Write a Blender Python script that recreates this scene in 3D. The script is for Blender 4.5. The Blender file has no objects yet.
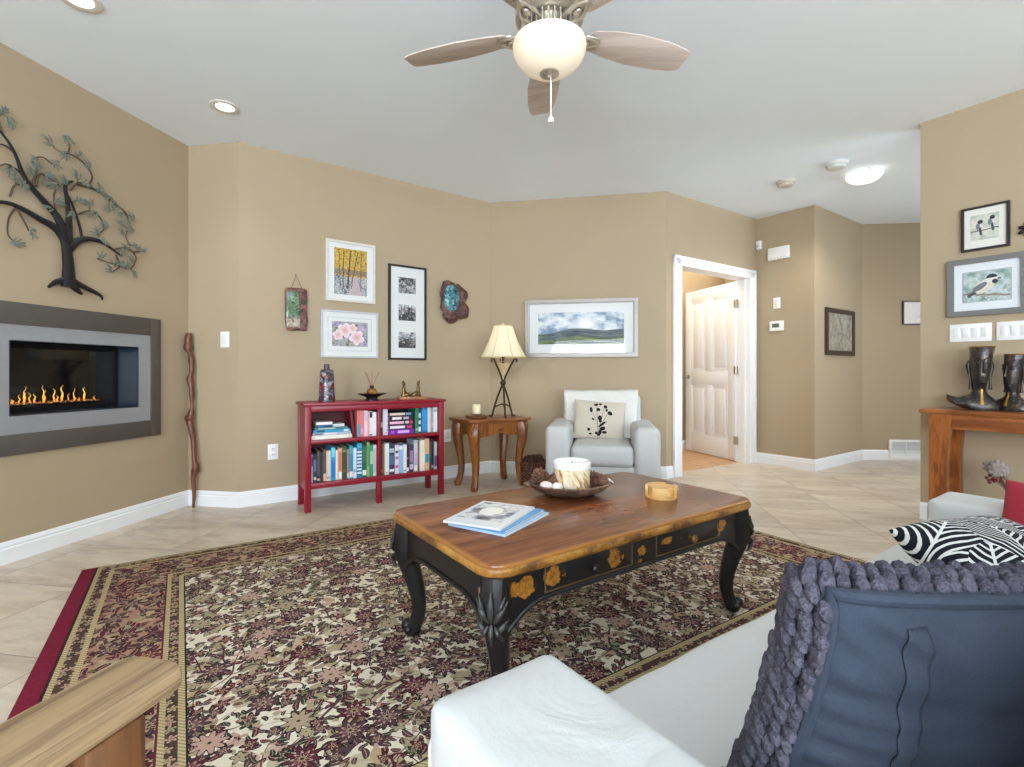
import bpy, bmesh, math, random
from mathutils import Vector, Matrix, Euler, noise

S = bpy.context.scene
COL = S.collection
R = math.radians
PI = math.pi
random.seed(7)

# ------------------------------------------------------------------ camera
cam_data = bpy.data.cameras.new('camera')
cam = bpy.data.objects.new('camera', cam_data)
COL.objects.link(cam)
cam.location = (0, 0, 1.0)
cam.rotation_euler = (R(90), 0, 0)
cam_data.sensor_fit = 'HORIZONTAL'
cam_data.sensor_width = 36
cam_data.lens = 500 / 1024 * 36
cam_data.shift_y = -10.5 / 1024
cam_data.clip_start = 0.02
S.camera = cam

# ------------------------------------------------------------------ view, world
S.view_settings.view_transform = 'Standard'
S.view_settings.look = 'None'
S.view_settings.gamma = 1
S.view_settings.use_curve_mapping = False
S.view_settings.exposure = 0.30
S.cycles.max_bounces = 10
S.cycles.diffuse_bounces = 6
S.cycles.caustics_reflective = False
S.cycles.caustics_refractive = False
S.cycles.sample_clamp_indirect = 4
world = bpy.data.worlds.new('sky')
S.world = world
world.use_nodes = True
bg = world.node_tree.nodes['Background']
bg.inputs[0].default_value = (0.72, 0.85, 1.0, 1)
bg.inputs[1].default_value = 2.0

def area(name, loc, look, sx, sy, power, col):
    d = bpy.data.lights.new(name, 'AREA')
    d.shape = 'RECTANGLE'; d.size = sx; d.size_y = sy; d.energy = power; d.color = col
    o = bpy.data.objects.new(name, d); COL.objects.link(o)
    o.location = loc
    o.rotation_euler = (Vector(look) - Vector(loc)).to_track_quat('-Z', 'Y').to_euler()
    return o

def point(name, loc, power, col, rad=0.05):
    d = bpy.data.lights.new(name, 'POINT')
    d.energy = power; d.color = col; d.shadow_soft_size = rad
    o = bpy.data.objects.new(name, d); COL.objects.link(o)
    o.location = loc
    return o

# area lamps added at unseen windows, tilted up to imitate a ceiling bounce
FILL_COL = (0.775, 0.875, 1.0)
area('bounce_fill_left', (-1.60, -4.85, 1.4), (-1.8, -1.2, 5.6), 2.3, 1.9, 385, FILL_COL)
area('bounce_fill_middle', (1.55, -4.38, 1.4), (1.2, -0.8, 5.6), 2.3, 1.9, 290, FILL_COL)
area('bounce_fill_right', (4.68, -3.92, 1.4), (4.0, -0.4, 5.6), 2.3, 1.9, 125, FILL_COL)
area('hall_fill', (5.42, 3.02, 1.4), (3.4, 4.2, 1.5), 1.6, 1.8, 40, FILL_COL)  # unseen lamp added to brighten the hall

# ------------------------------------------------------------------ helpers: objects
def link(o, parent=None):
    COL.objects.link(o)
    if parent is not None:
        o.parent = parent
    return o

def tag(o, label=None, cat=None, group=None, kind=None):
    if label: o['label'] = label
    if cat: o['category'] = cat
    if group: o['group'] = group
    if kind: o['kind'] = kind
    return o

def thing(name, label, cat, loc=(0, 0, 0), rz=0.0, group=None, rot=None):
    o = bpy.data.objects.new(name, None)
    o.empty_display_size = 0.05
    COL.objects.link(o)
    o.location = loc
    o.rotation_euler = rot if rot else (0, 0, R(rz))
    return tag(o, label, cat, group)

def copy_tree(o, parent=None):
    c = o.copy(); COL.objects.link(c)
    if parent is not None: c.parent = parent
    for ch in list(o.children):
        copy_tree(ch, c)
    return c

class MB:
    """collects shapes into one mesh"""
    def __init__(s): s.bm = bmesh.new()
    def add(s, t, mi=0, M=None):
        for f in t.faces: f.material_index = mi
        if M is not None: bmesh.ops.transform(t, matrix=M, verts=t.verts)
        me = bpy.data.meshes.new('tmp'); t.to_mesh(me); t.free()
        s.bm.from_mesh(me); bpy.data.meshes.remove(me)
        return s
    def box(s, c, size, rot=None, bev=0.0, seg=2, mi=0, M=None, taper=None):
        t = bmesh.new(); bmesh.ops.create_cube(t, size=1)
        bmesh.ops.scale(t, vec=size, verts=t.verts)
        if taper:   # scale of the lower end
            for v in t.verts:
                if v.co.z < 0: v.co.x *= taper[0]; v.co.y *= taper[1]
        if bev > 0:
            bmesh.ops.bevel(t, geom=t.edges[:], offset=bev, segments=seg, affect='EDGES', profile=0.5)
        m = Matrix.Translation(c)
        if rot is not None: m = m @ Euler(rot).to_matrix().to_4x4()
        if M is not None: m = M @ m
        return s.add(t, mi, m)
    def bb(s, x0, x1, y0, y1, z0, z1, bev=0.0, seg=2, mi=0, M=None):
        return s.box(((x0+x1)/2, (y0+y1)/2, (z0+z1)/2), (x1-x0, y1-y0, z1-z0), None, bev, seg, mi, M)
    def tube(s, pts, rads, n=8, mi=0, cap=True, sq=0.0, ref=None, M=None, close=False):
        pts = [Vector(p) for p in pts]
        if not isinstance(rads, (list, tuple)): rads = [rads]*len(pts)
        t = bmesh.new(); rings = []
        tan = []
        N = len(pts)
        for i in range(N):
            if close: d = pts[(i+1) % N]-pts[i-1]
            else: d = pts[min(i+1, N-1)]-pts[max(i-1, 0)]
            tan.append(d.normalized() if d.length > 1e-9 else Vector((0, 0, 1)))
        a = Vector(ref) if ref else (Vector((0, 0, 1)) if abs(tan[0].z) < .9 else Vector((1, 0, 0)))
        nx = (a - tan[0]*a.dot(tan[0])).normalized()
        for i in range(N):
            if ref: a = Vector(ref); q = a - tan[i]*a.dot(tan[i]); nx = q.normalized() if q.length > 1e-6 else nx
            else: nx = (nx - tan[i]*nx.dot(tan[i])).normalized()
            ny = tan[i].cross(nx)
            r = rads[i]
            rx, ry = r if isinstance(r, (tuple, list)) else (r, r)
            ring = []
            for k in range(n):
                an = 2*PI*(k+.5)/n
                c, sn = math.cos(an), math.sin(an)
                if sq:
                    q = (abs(c)**(2+sq*6) + abs(sn)**(2+sq*6))**(-1/(2+sq*6)); c *= q; sn *= q
                ring.append(t.verts.new(pts[i] + nx*rx*c + ny*ry*sn))
            rings.append(ring)
        for i in range(N if close else N-1):
            A, B = rings[i], rings[(i+1) % N]
            for k in range(n):
                t.faces.new((A[k], A[(k+1) % n], B[(k+1) % n], B[k]))
        if cap and not close:
            t.faces.new(rings[0][::-1]); t.faces.new(rings[-1])
        bmesh.ops.recalc_face_normals(t, faces=t.faces)
        return s.add(t, mi, M)
    def lathe(s, prof, n=24, c=(0, 0, 0), mi=0, sx=1, sy=1, fn=None, M=None):
        t = bmesh.new(); rings = []
        for r, z in prof:
            if r < 1e-6: rings.append([t.verts.new((c[0], c[1], c[2]+z))]); continue
            ring = []
            for k in range(n):
                a = 2*PI*k/n
                q = fn(a, z) if fn else 1
                ring.append(t.verts.new((c[0]+r*q*sx*math.cos(a), c[1]+r*q*sy*math.sin(a), c[2]+z)))
            rings.append(ring)
        for A, B in zip(rings, rings[1:]):
            for k in range(n):
                j = (k+1) % n
                if len(A) == 1 and len(B) == 1: break
                if len(A) == 1: t.faces.new((A[0], B[j], B[k]))
                elif len(B) == 1: t.faces.new((A[k], A[j], B[0]))
                else: t.faces.new((A[k], A[j], B[j], B[k]))
        bmesh.ops.recalc_face_normals(t, faces=t.faces)
        return s.add(t, mi, M)
    def prism(s, poly, z0, z1, mi=0, M=None, bev=0.0, seg=2):
        t = bmesh.new()
        lo = [t.verts.new((x, y, z0)) for x, y in poly]
        f = t.faces.new(lo)
        r = bmesh.ops.extrude_face_region(t, geom=[f])
        for v in r['geom']:
            if isinstance(v, bmesh.types.BMVert): v.co.z = z1
        bmesh.ops.recalc_face_normals(t, faces=t.faces)
        if bev > 0:
            ed = [e for e in t.edges if abs(e.verts[0].co.z-e.verts[1].co.z) < 1e-6]
            bmesh.ops.bevel(t, geom=ed, offset=bev, segments=seg, affect='EDGES', profile=0.5)
        return s.add(t, mi, M)
    def grid(s, fn, nu, nv, mi=0, M=None, wrap=False):
        t = bmesh.new()
        V = [[t.verts.new(fn(i/nu, j/nv)) for j in range(nv+1)] for i in range(nu if wrap else nu+1)]
        for i in range(nu):
            for j in range(nv):
                a, b = V[i], V[(i+1) % len(V)]
                t.faces.new((a[j], b[j], b[j+1], a[j+1]))
        bmesh.ops.remove_doubles(t, verts=t.verts, dist=1e-5)
        bmesh.ops.recalc_face_normals(t, faces=t.faces)
        return s.add(t, mi, M)
    def ball(s, c, r, n=12, mi=0, rot=None, amp=0, freq=8, M=None):
        t = bmesh.new(); bmesh.ops.create_uvsphere(t, u_segments=n, v_segments=max(6, n//2+2), radius=1)
        rr = r if isinstance(r, (tuple, list)) else (r, r, r)
        for v in t.verts:
            k = 1 + (amp*noise.noise(Vector(v.co)*freq*.3 + Vector(c)*13) if amp else 0)
            v.co = Vector((v.co.x*rr[0]*k, v.co.y*rr[1]*k, v.co.z*rr[2]*k))
        m = Matrix.Translation(c)
        if rot is not None: m = m @ Euler(rot).to_matrix().to_4x4()
        if M is not None: m = M @ m
        return s.add(t, mi, m)
    def soft(s, c, size, r, n=14, bulge=(0, 0, 0), amp=0.0, freq=6, mi=0, M=None, seed=0):
        """rounded upholstered block"""
        t = bmesh.new(); bmesh.ops.create_cube(t, size=1)
        bmesh.ops.subdivide_edges(t, edges=t.edges[:], cuts=n, use_grid_fill=True)
        h = Vector(size)/2
        for v in t.verts:
            u = Vector([math.sin(PI*max(-.5, min(.5, q))) for q in v.co])
            p = Vector((u.x*h.x, u.y*h.y, u.z*h.z))
            inn = Vector([max(-(h[i]-r), min(h[i]-r, p[i])) for i in range(3)])
            d = p-inn
            if d.length > 1e-9: p = inn + d.normalized()*r
            for i in range(3):
                j, k = (i+1) % 3, (i+2) % 3
                if abs(u[i]) > .9: p[i] += math.copysign(bulge[i]*(1-u[j]**2)*(1-u[k]**2), u[i])
            if amp:
                w = noise.noise_vector(p*freq + Vector((seed*7.3, seed*3.1, 0)))
                w2 = noise.noise_vector(p*freq*2.3 + Vector((seed*2.3, 9, seed)))
                p += w*amp + w2*amp*.5
            v.co = p
        m = Matrix.Translation(c)
        if M is not None: m = M @ m
        return s.add(t, mi, m)
    def build(s, name, mats, parent=None, loc=None, rz=None, smooth=40, rot=None):
        me = bpy.data.meshes.new(name)
        s.bm.to_mesh(me); s.bm.free()
        if not isinstance(mats, (list, tuple)): mats = [mats]
        for m in mats: me.materials.append(m)
        if smooth:
            me.polygons.foreach_set('use_smooth', [True]*len(me.polygons))
            me.set_sharp_from_angle(angle=R(smooth))
        o = bpy.data.objects.new(name, me)
        link(o, parent)
        if loc is not None: o.location = loc
        if rz is not None: o.rotation_euler = (0, 0, R(rz))
        if rot is not None: o.rotation_euler = rot
        return o

def struct(o): o['kind'] = 'structure'; return o

def catmull(pts, n=6):
    pts = [Vector(p) for p in pts]
    out = []
    for i in range(len(pts)-1):
        p0 = pts[max(i-1, 0)]; p1 = pts[i]; p2 = pts[i+1]; p3 = pts[min(i+2, len(pts)-1)]
        for k in range(n):
            t = k/n
            out.append(.5*((2*p1)+(p2-p0)*t+(2*p0-5*p1+4*p2-p3)*t*t+(3*p1-p0-3*p2+p3)*t**3))
    out.append(pts[-1])
    return out

def lerp_list(a, n):
    """resample a list of numbers to n values"""
    out = []
    for i in range(n):
        x = i/(n-1)*(len(a)-1); k = min(int(x), len(a)-2); f = x-k
        out.append(a[k]*(1-f)+a[k+1]*f)
    return out

# ------------------------------------------------------------------ helpers: materials
def lin(c):
    return tuple(((x/255)/12.92 if x/255 <= .04045 else ((x/255+.055)/1.055)**2.4) for x in c)
def C(*c): return (*lin(c), 1)

class V:
    """a node socket with arithmetic"""
    def __init__(s, n, k): s.n, s.k = n, k
    def _m(s, op, o=None, p=None, clamp=False):
        n = s.n.nodes.new('ShaderNodeMath'); n.operation = op; n.use_clamp = clamp
        s.n.links.new(s.k, n.inputs[0])
        for i, q in ((1, o), (2, p)):
            if q is None: continue
            if isinstance(q, V): s.n.links.new(q.k, n.inputs[i])
            else: n.inputs[i].default_value = q
        return V(s.n, n.outputs[0])
    def __add__(s, o): return s._m('ADD', o)
    __radd__ = __add__
    def __sub__(s, o): return s._m('SUBTRACT', o)
    def __rsub__(s, o): return s._m('MULTIPLY', -1.0)._m('ADD', o)
    def __mul__(s, o): return s._m('MULTIPLY', o)
    __rmul__ = __mul__
    def __truediv__(s, o): return s._m('DIVIDE', o)
    def lt(s, o): return s._m('LESS_THAN', o)
    def gt(s, o): return s._m('GREATER_THAN', o)
    def abs(s): return s._m('ABSOLUTE')
    def sin(s): return s._m('SINE')
    def cos(s): return s._m('COSINE')
    def sqrt(s): return s._m('SQRT')
    def pow(s, o): return s._m('POWER', o)
    def fract(s): return s._m('FRACT')
    def floor(s): return s._m('FLOOR')
    def mn(s, o): return s._m('MINIMUM', o)
    def mx(s, o): return s._m('MAXIMUM', o)
    def atan2(s, o): return s._m('ARCTAN2', o)
    def clamp(s): return s._m('ADD', 0.0, clamp=True)
    def smooth(s, a, b):
        n = s.n.nodes.new('ShaderNodeMapRange'); n.interpolation_type = 'SMOOTHSTEP'
        s.n.links.new(s.k, n.inputs[0]); n.inputs[1].default_value = a; n.inputs[2].default_value = b
        return V(s.n, n.outputs[0])
    def xyz(s):
        n = s.n.nodes.new('ShaderNodeSeparateXYZ'); s.n.links.new(s.k, n.inputs[0])
        return [V(s.n, n.outputs[i]) for i in range(3)]
    def rgb(s):
        n = s.n.nodes.new('ShaderNodeSeparateColor'); s.n.links.new(s.k, n.inputs[0])
        return [V(s.n, n.outputs[i]) for i in range(3)]

class Mat:
    def __init__(s, name, rough=.6, metal=0.0, spec=.5):
        s.m = bpy.data.materials.new(name); s.m.use_nodes = True
        s.n = s.m.node_tree
        s.b = s.n.nodes['Principled BSDF']
        s.b.inputs['Roughness'].default_value = rough
        s.b.inputs['Metallic'].default_value = metal
        s.b.inputs['Specular IOR Level'].default_value = spec
    def new(s, t): return s.n.nodes.new(t)
    def coord(s, kind='Object'):
        return V(s.n, s.new('ShaderNodeTexCoord').outputs[kind])
    def _in(s, sock, v):
        if isinstance(v, V): s.n.links.new(v.k, sock)
        else: sock.default_value = v
    def vec(s, x, y, z=0.0):
        n = s.new('ShaderNodeCombineXYZ')
        for i, q in enumerate((x, y, z)): s._in(n.inputs[i], q)
        return V(s.n, n.outputs[0])
    def noise(s, vec, scale=5, detail=2, rough=.5, dist=0, color=False):
        n = s.new('ShaderNodeTexNoise'); s._in(n.inputs['Vector'], vec)
        n.inputs['Scale'].default_value = scale; n.inputs['Detail'].default_value = detail
        n.inputs['Roughness'].default_value = rough; n.inputs['Distortion'].default_value = dist
        return V(s.n, n.outputs[1 if color else 0])
    def voro(s, vec, scale, rand=1.0, feature='F1', dim='3D'):
        n = s.new('ShaderNodeTexVoronoi'); n.feature = feature; n.voronoi_dimensions = dim
        s._in(n.inputs['Vector'], vec); n.inputs['Scale'].default_value = scale
        n.inputs['Randomness'].default_value = rand
        if feature == 'DISTANCE_TO_EDGE': return V(s.n, n.outputs['Distance'])
        return V(s.n, n.outputs['Distance']), V(s.n, n.outputs['Color']), V(s.n, n.outputs['Position'])
    def white(s, vec):
        n = s.new('ShaderNodeTexWhiteNoise'); s._in(n.inputs['Vector'], vec)
        return V(s.n, n.outputs['Value'])
    def mix(s, f, a, b, mode='MIX'):
        n = s.new('ShaderNodeMix'); n.data_type = 'RGBA'; n.blend_type = mode
        s._in(n.inputs[0], f); s._in(n.inputs[6], a); s._in(n.inputs[7], b)
        return V(s.n, n.outputs[2])
    def ramp(s, f, stops, const=False):
        n = s.new('ShaderNodeValToRGB'); r = n.color_ramp
        if const: r.interpolation = 'CONSTANT'
        while len(r.elements) < len(stops): r.elements.new(.5)
        for e, (p, c) in zip(r.elements, stops): e.position = p; e.color = c
        s._in(n.inputs[0], f)
        return V(s.n, n.outputs[0])
    def bump(s, h, strength=.3, dist=.01):
        n = s.new('ShaderNodeBump'); n.inputs['Strength'].default_value = strength; n.inputs['Distance'].default_value = dist
        s._in(n.inputs['Height'], h)
        s.n.links.new(n.outputs[0], s.b.inputs['Normal'])
    def color(s, v): s._in(s.b.inputs['Base Color'], v); return s
    def rough(s, v): s._in(s.b.inputs['Roughness'], v); return s
    def emit(s, c, k):
        s._in(s.b.inputs['Emission Color'], c); s.b.inputs['Emission Strength'].default_value = k
        return s

_cache = {}
def plain(name, c, rough=.6, metal=0.0, var=.08, scale=30, bump=0.0, spec=.5):
    """one colour with a little mottling"""
    key = (name, c, rough, metal)
    if key in _cache: return _cache[key]
    M = Mat(name, rough, metal, spec)
    p = M.coord()
    f = M.noise(p, scale, 3)
    a = C(*c); lo = tuple(x*(1-var*2) for x in a[:3])+(1,); hi = tuple(min(1, x*(1+var*2)) for x in a[:3])+(1,)
    M.color(M.mix(f, lo, hi))
    if bump: M.bump(M.noise(p, scale*4, 3), bump, .004)
    _cache[key] = M.m
    return M.m

def wood(name, c1, c2, axis=0, scale=6.0, rough=.4, stretch=12, bump=.1, c3=None, spec=.5):
    M = Mat(name, rough, 0, spec)
    x, y, z = M.coord().xyz()
    q = [x, y, z]; q[axis] = q[axis]*(1/stretch)
    p = M.vec(*q)
    n1 = M.noise(p, scale*5, 5, .6, .6)
    n2 = M.noise(p, scale*22, 3, .6)
    ring = ((n1*18).sin()*.5+.5)
    f = (ring*.45 + n1*.45 + n2*.25).clamp()
    col = M.ramp(f, [(.2, C(*c1)), (.55, C(*[(a+b)/2 for a, b in zip(c1, c2)])), (.85, C(*c2))])
    if c3:
        k = M.noise(M.coord(), 3.0, 2).smooth(.5, .7)
        col = M.mix(k*.6, col, C(*c3))
    M.color(col)
    M.bump(f, bump, .003)
    return M.m

# shared materials
def paint_wall(name, c):
    M = Mat(name, .75, 0, .25)
    p = M.coord()
    f = M.noise(p, 1.3, 2)
    a = C(*c)
    M.color(M.mix(f, tuple(x*.97 for x in a[:3])+(1,), tuple(x*1.03 for x in a[:3])+(1,)))
    M.bump(M.noise(p, 260, 2), .06, .002)
    return M.m
WALL = paint_wall('tan_wall_paint', (172, 154, 127))
CEIL = paint_wall('ceiling_paint', (238, 247, 253))
TRIM = plain('white_trim_paint', (236, 238, 240), .35, 0, .01)
WHITE_PLASTIC = plain('white_plastic', (238, 238, 235), .35, 0, .01)
CHROME = plain('brushed_nickel', (190, 182, 168), .28, 1, .04)
BLACK_IRON = plain('black_iron', (42, 36, 32), .45, .6, .1)
GLASS = Mat('picture_glass', .03)
def glass_mat(name, strength=1.0, tint=(1, 1, 1, 1)):
    M = Mat(name)
    n = M.n
    tr = n.nodes.new('ShaderNodeBsdfTransparent'); tr.inputs[0].default_value = tint
    gl = n.nodes.new('ShaderNodeBsdfGlossy'); gl.inputs['Roughness'].default_value = .02
    fr = n.nodes.new('ShaderNodeFresnel'); fr.inputs[0].default_value = 1.45
    mx = n.nodes.new('ShaderNodeMixShader')
    k = V(n, fr.outputs[0])*strength
    n.links.new(k.k, mx.inputs[0]); n.links.new(tr.outputs[0], mx.inputs[1]); n.links.new(gl.outputs[0], mx.inputs[2])
    n.links.new(mx.outputs[0], n.nodes['Material Output'].inputs['Surface'])
    return M.m
PGLASS = glass_mat('picture_glass_pane', .22)
WGLASS = glass_mat('window_glass', 1.0)

# ------------------------------------------------------------------ room plan
H = 2.72
TH = 0.14
pA = Vector((-4.102, -5.564)); pB = Vector((-2.453, 3.791)); pC = Vector((-2.037, 3.718)); pD = Vector((-0.222, 5.05))
pE = Vector((1.457, 4.73)); pF = Vector((2.745, 5.60)); pG = Vector((3.09, 5.11)); pH = Vector((4.045, 5.78)); pI = Vector((6.635, 5.553))
pJ = Vector((2.81, 3.44)); pK = Vector((7.712, -3.746)); pL = Vector((4.70, 0.88))

class Wall:
    def __init__(s, p0, p1):
        s.p0, s.p1 = Vector(p0), Vector(p1)
        d = s.p1-s.p0; s.L = d.length; s.a = math.degrees(math.atan2(d.y, d.x)); s.d = d.normalized()
        s.out = Vector((-s.d.y, s.d.x))
    def at(s, x, z=0.0, off=0.0):
        p = s.p0 + s.d*x - s.out*off
        return (p.x, p.y, z)

def wall(name, p0, p1, holes=(), mat=WALL, z1=H):
    w = Wall(p0, p1)
    xs = sorted({0, w.L, *[h[0] for h in holes], *[h[1] for h in holes]})
    zs = sorted({0, z1, *[h[2] for h in holes], *[h[3] for h in holes]})
    mb = MB()
    for a, b in zip(xs, xs[1:]):
        for c, d in zip(zs, zs[1:]):
            if any(h[0]-1e-6 <= a and b <= h[1]+1e-6 and h[2]-1e-6 <= c and d <= h[3]+1e-6 for h in holes): continue
            mb.bb(a, b, 0, TH, c, d)
    o = mb.build(name, mat, None, w.at(0), w.a, smooth=0)
    struct(o)
    return w

LAB = (pB-pA).length
FX0, FX1, FZ0, FZ1 = LAB-1.18, LAB-.4315, .771, 1.175      # firebox opening in the left wall
W_AB = wall('wall_left', pA, pB, [(FX0, FX1, FZ0, FZ1)])
W_BC = wall('wall_left_return', pB, pC)
W_CD = wall('wall_back_left', pC, pD)
W_DE = wall('wall_back', pD, pE)
DO0, DO1, DOZ = .202, 1.39, 2.05
W_EF = wall('wall_back_right', pE, pF, [(DO0, DO1, 0, DOZ)])
W_FG = wall('wall_hall_left', pF, pG)
W_GH = wall('wall_hall_back', pG, pH)
W_HI = wall('wall_hall_far', pH, pI)
W_IL = wall('wall_hall_right', pI, pL, [(2.0, 3.7, .45, 2.35)])
W_JK = wall('wall_right', pJ, pK)
WIN = [(1.8, 4.2), (5.0, 7.4), (8.2, 10.6)]
W_KA = wall('wall_front', pK, pA, [(a, b, .45, 2.35) for a, b in WIN])

# floor and ceiling
def floor_mat():
    M = Mat('travertine_tile', .32, 0, .4)
    P = M.coord(); x, y, z = P.xyz()
    n1 = (x*.986 - y*.165 - 1.215)/.513
    n2 = (x*.165 + y*.986 - 1.96)/.505
    g1 = ((n1+.5).fract()-.5).abs()*.513
    g2 = ((n2+.5).fract()-.5).abs()*.505
    grout = 1-(g1.mn(g2)).smooth(.0018, .0042)
    tid = M.white(M.vec(n1.floor(), n2.floor(), 1.0))
    # travertine drift: long streaks, turned and shifted from tile to tile
    q = M.vec((x*.97-y*.2)*.32 + tid*7, (x*.2+y*.97)*1.25 + tid*3, tid*5)
    s1 = M.noise(q, 4.5, 6, .62, .8)
    s2 = M.noise(q, 16, 5, .65, .3)
    s3 = M.noise(P, 60, 3)
    f = (s1*.62+s2*.33+s3*.1).clamp()
    col = M.ramp(f, [(.32, C(160, 144, 126)), (.46, C(190, 175, 156)), (.56, C(207, 194, 176)), (.7, C(222, 212, 197))])
    tint = M.mix(tid, (.93, .93, .93, 1), (1.04, 1.03, 1.02, 1))
    col = M.mix(1.0, col, tint, 'MULTIPLY')
    col = M.mix(grout*.75, col, C(140, 126, 110))
    M.color(col)
    M.rough(M.mix(f, (.24, .24, .24, 1), (.42, .42, .42, 1)))
    M.bump((1-grout)*1.0 + s2*.06, .25, .004)
    return M.m
mb = MB(); mb.bb(-4.8, 8.2, -6.2, 8.2, -.12, 0)
struct(mb.build('floor', floor_mat(), smooth=0))
mb = MB(); mb.bb(-4.8, 8.2, -6.2, 8.2, H, H+.12)
struct(mb.build('ceiling', CEIL, smooth=0))

# baseboards (mitred at the corners)
PROF = [(0, 0), (.015, 0), (.015, .076), (.009, .084), (.0125, .092), (.008, .106), (.004, .114), (0, .115)]
def offs(p, w1, w2, d):
    """corner point moved into the room by d"""
    if w1 is None: n = w2.out; return p - n*d
    if w2 is None: n = w1.out; return p - n*d
    n1, n2 = w1.out, w2.out
    b = (n1+n2).normalized()
    return p - b*(d/max(.2, b.dot(n1)))
def baseboard(name, w, wp, wn, x0=None, x1=None):
    t = bmesh.new(); A = []; B = []
    for d, z in PROF:
        a = offs(w.p0, wp, w, d) if x0 is None else w.p0+w.d*x0-w.out*d
        b = offs(w.p1, w, wn, d) if x1 is None else w.p0+w.d*x1-w.out*d
        A.append(t.verts.new((a.x, a.y, z))); B.append(t.verts.new((b.x, b.y, z)))
    n = len(PROF)
    for i in range(n):
        j = (i+1) % n
        t.faces.new((A[i], A[j], B[j], B[i]))
    t.faces.new(A[::-1]); t.faces.new(B)
    bmesh.ops.recalc_face_normals(t, faces=t.faces)
    mb = MB(); mb.add(t)
    return struct(mb.build(name, TRIM, smooth=30))
CW = .108   # door casing width
baseboard('baseboard_left', W_AB, None, W_BC)
baseboard('baseboard_left_return', W_BC, W_AB, W_CD)
baseboard('baseboard_back_left', W_CD, W_BC, W_DE)
baseboard('baseboard_back', W_DE, W_CD, W_EF)
baseboard('baseboard_back_right', W_EF, W_DE, None, None, DO0-CW)
baseboard('baseboard_door_right', W_EF, None, W_FG, DO1+CW, None)
baseboard('baseboard_hall_left', W_FG, W_EF, W_GH)
baseboard('baseboard_hall_back', W_GH, W_FG, W_HI)
baseboard('baseboard_hall_far', W_HI, W_GH, None)
baseboard('baseboard_right', W_JK, None, None)

# unseen windows added for the light, behind the camera and in the hall
for i, (a, b, ww) in enumerate([(a, b, W_KA) for a, b in WIN] + [(2.0, 3.7, W_IL)]):
    mb = MB()
    for x0, x1, z0, z1 in ((a, a+.06, .45, 2.35), (b-.06, b, .45, 2.35), (a+.06, b-.06, .45, .51), (a+.06, b-.06, 2.29, 2.35), ((a+b)/2-.03, (a+b)/2+.03, .51, 2.29)):
        mb.bb(x0, x1, .05, .11, z0, z1, .004)
    wo = struct(mb.build('window_%d' % (i+1), TRIM, None, ww.at(0), ww.a, smooth=30))
    mb = MB(); mb.bb(a+.05, b-.05, .078, .084, .5, 2.3)
    mb.build('pane', WGLASS, wo, smooth=0)

# ------------------------------------------------------------------ door and the room behind it
mb = MB()
CD_ = .02
mb.bb(DO0-CW, DO0, -CD_, 0, 0, DOZ+CW*.75, .004)
mb.bb(DO1, DO1+CW, -CD_, 0, 0, DOZ+CW*.75, .004)
mb.bb(DO0-CW, DO1+CW, -CD_, 0, DOZ, DOZ+CW*.75, .004)
mb.bb(DO0-CW, DO0-CW+.03, -CD_-.008, -CD_+.002, 0, DOZ+CW*.75, .003)
mb.bb(DO1+CW-.03, DO1+CW, -CD_-.008, -CD_+.002, 0, DOZ+CW*.75, .003)
mb.bb(DO0-CW, DO1+CW, -CD_-.008, -CD_+.002, DOZ+CW*.75-.03, DOZ+CW*.75, .003)
mb.bb(DO0, DO0+.012, -CD_, TH, 0, DOZ)
mb.bb(DO1-.012, DO1, -CD_, TH, 0, DOZ)
mb.bb(DO0, DO1, -CD_, TH, DOZ-.012, DOZ)
mb.bb(DO1-.024, DO1-.012, .03, .07, 0, DOZ-.012)
struct(mb.build('trim_1', TRIM, None, W_EF.at(0), W_EF.a, smooth=30))

hp = W_EF.at(DO1-.016, 0, -TH-.004)
LW, LH = .90, 2.03
mb = MB()
mb.bb(0, LW, -.036, -.004, .012, LH)
def door_panel(x0, x1, z0, z1):
    # raised panel: sunk moulding ring and a raised field
    for d, y, k in ((0, .002, .012), (.018, .001, .010)):
        mb.bb(x0+d, x1-d, -.006, y, z0+d, z0+d+k, .002); mb.bb(x0+d, x1-d, -.006, y, z1-d-k, z1-d, .002)
        mb.bb(x0+d, x0+d+k, -.006, y, z0+d, z1-d, .002); mb.bb(x1-d-k, x1-d, -.006, y, z0+d, z1-d, .002)
    mb.bb(x0+.05, x1-.05, -.006, .003, z0+.05, z1-.05, .006)
# stiles and rails stand proud of the field so the panels read as sunk
st = .115
for x0, x1, z0, z1 in ((0, st, .012, LH), (LW-st, LW, .012, LH), (LW/2-.055, LW/2+.055, .24, .86), (LW/2-.055, LW/2+.055, 1.02, LH-.13), (st, LW-st, LH-.13, LH), (st, LW-st, .012, .24), (st, LW-st, .86, 1.02)):
    mb.bb(x0, x1, -.006, .004, z0, z1, .003)
for x0, x1 in ((st, LW/2-.055), (LW/2+.055, LW-st)):
    door_panel(x0, x1, .24, .86); door_panel(x0, x1, 1.02, LH-.13)
leaf = struct(mb.build('door_1', TRIM, None, hp, 107, smooth=30))
mb = MB(); mb.lathe([(0, 0), (.026, 0), (.026, .006), (.010, .010), (.010, .034), (.024, .040), (.028, .052), (.024, .064), (0, .068)], 20, M=Matrix.Translation((LW-.065, .004, .95)) @ Matrix.Rotation(R(-90), 4, 'X'))
mb.build('door_handle', CHROME, leaf)
for z in (.24, 1.03, 1.78):
    mb = MB(); mb.tube([(-.004, .004, z-.045), (-.004, .004, z+.045)], .008, 10)
    mb.bb(0, .03, .0, .006, z-.045, z+.045); mb.bb(-.03, .0, -.002, .003, z-.045, z+.045)
    mb.build('hinge', CHROME, leaf)

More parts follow.
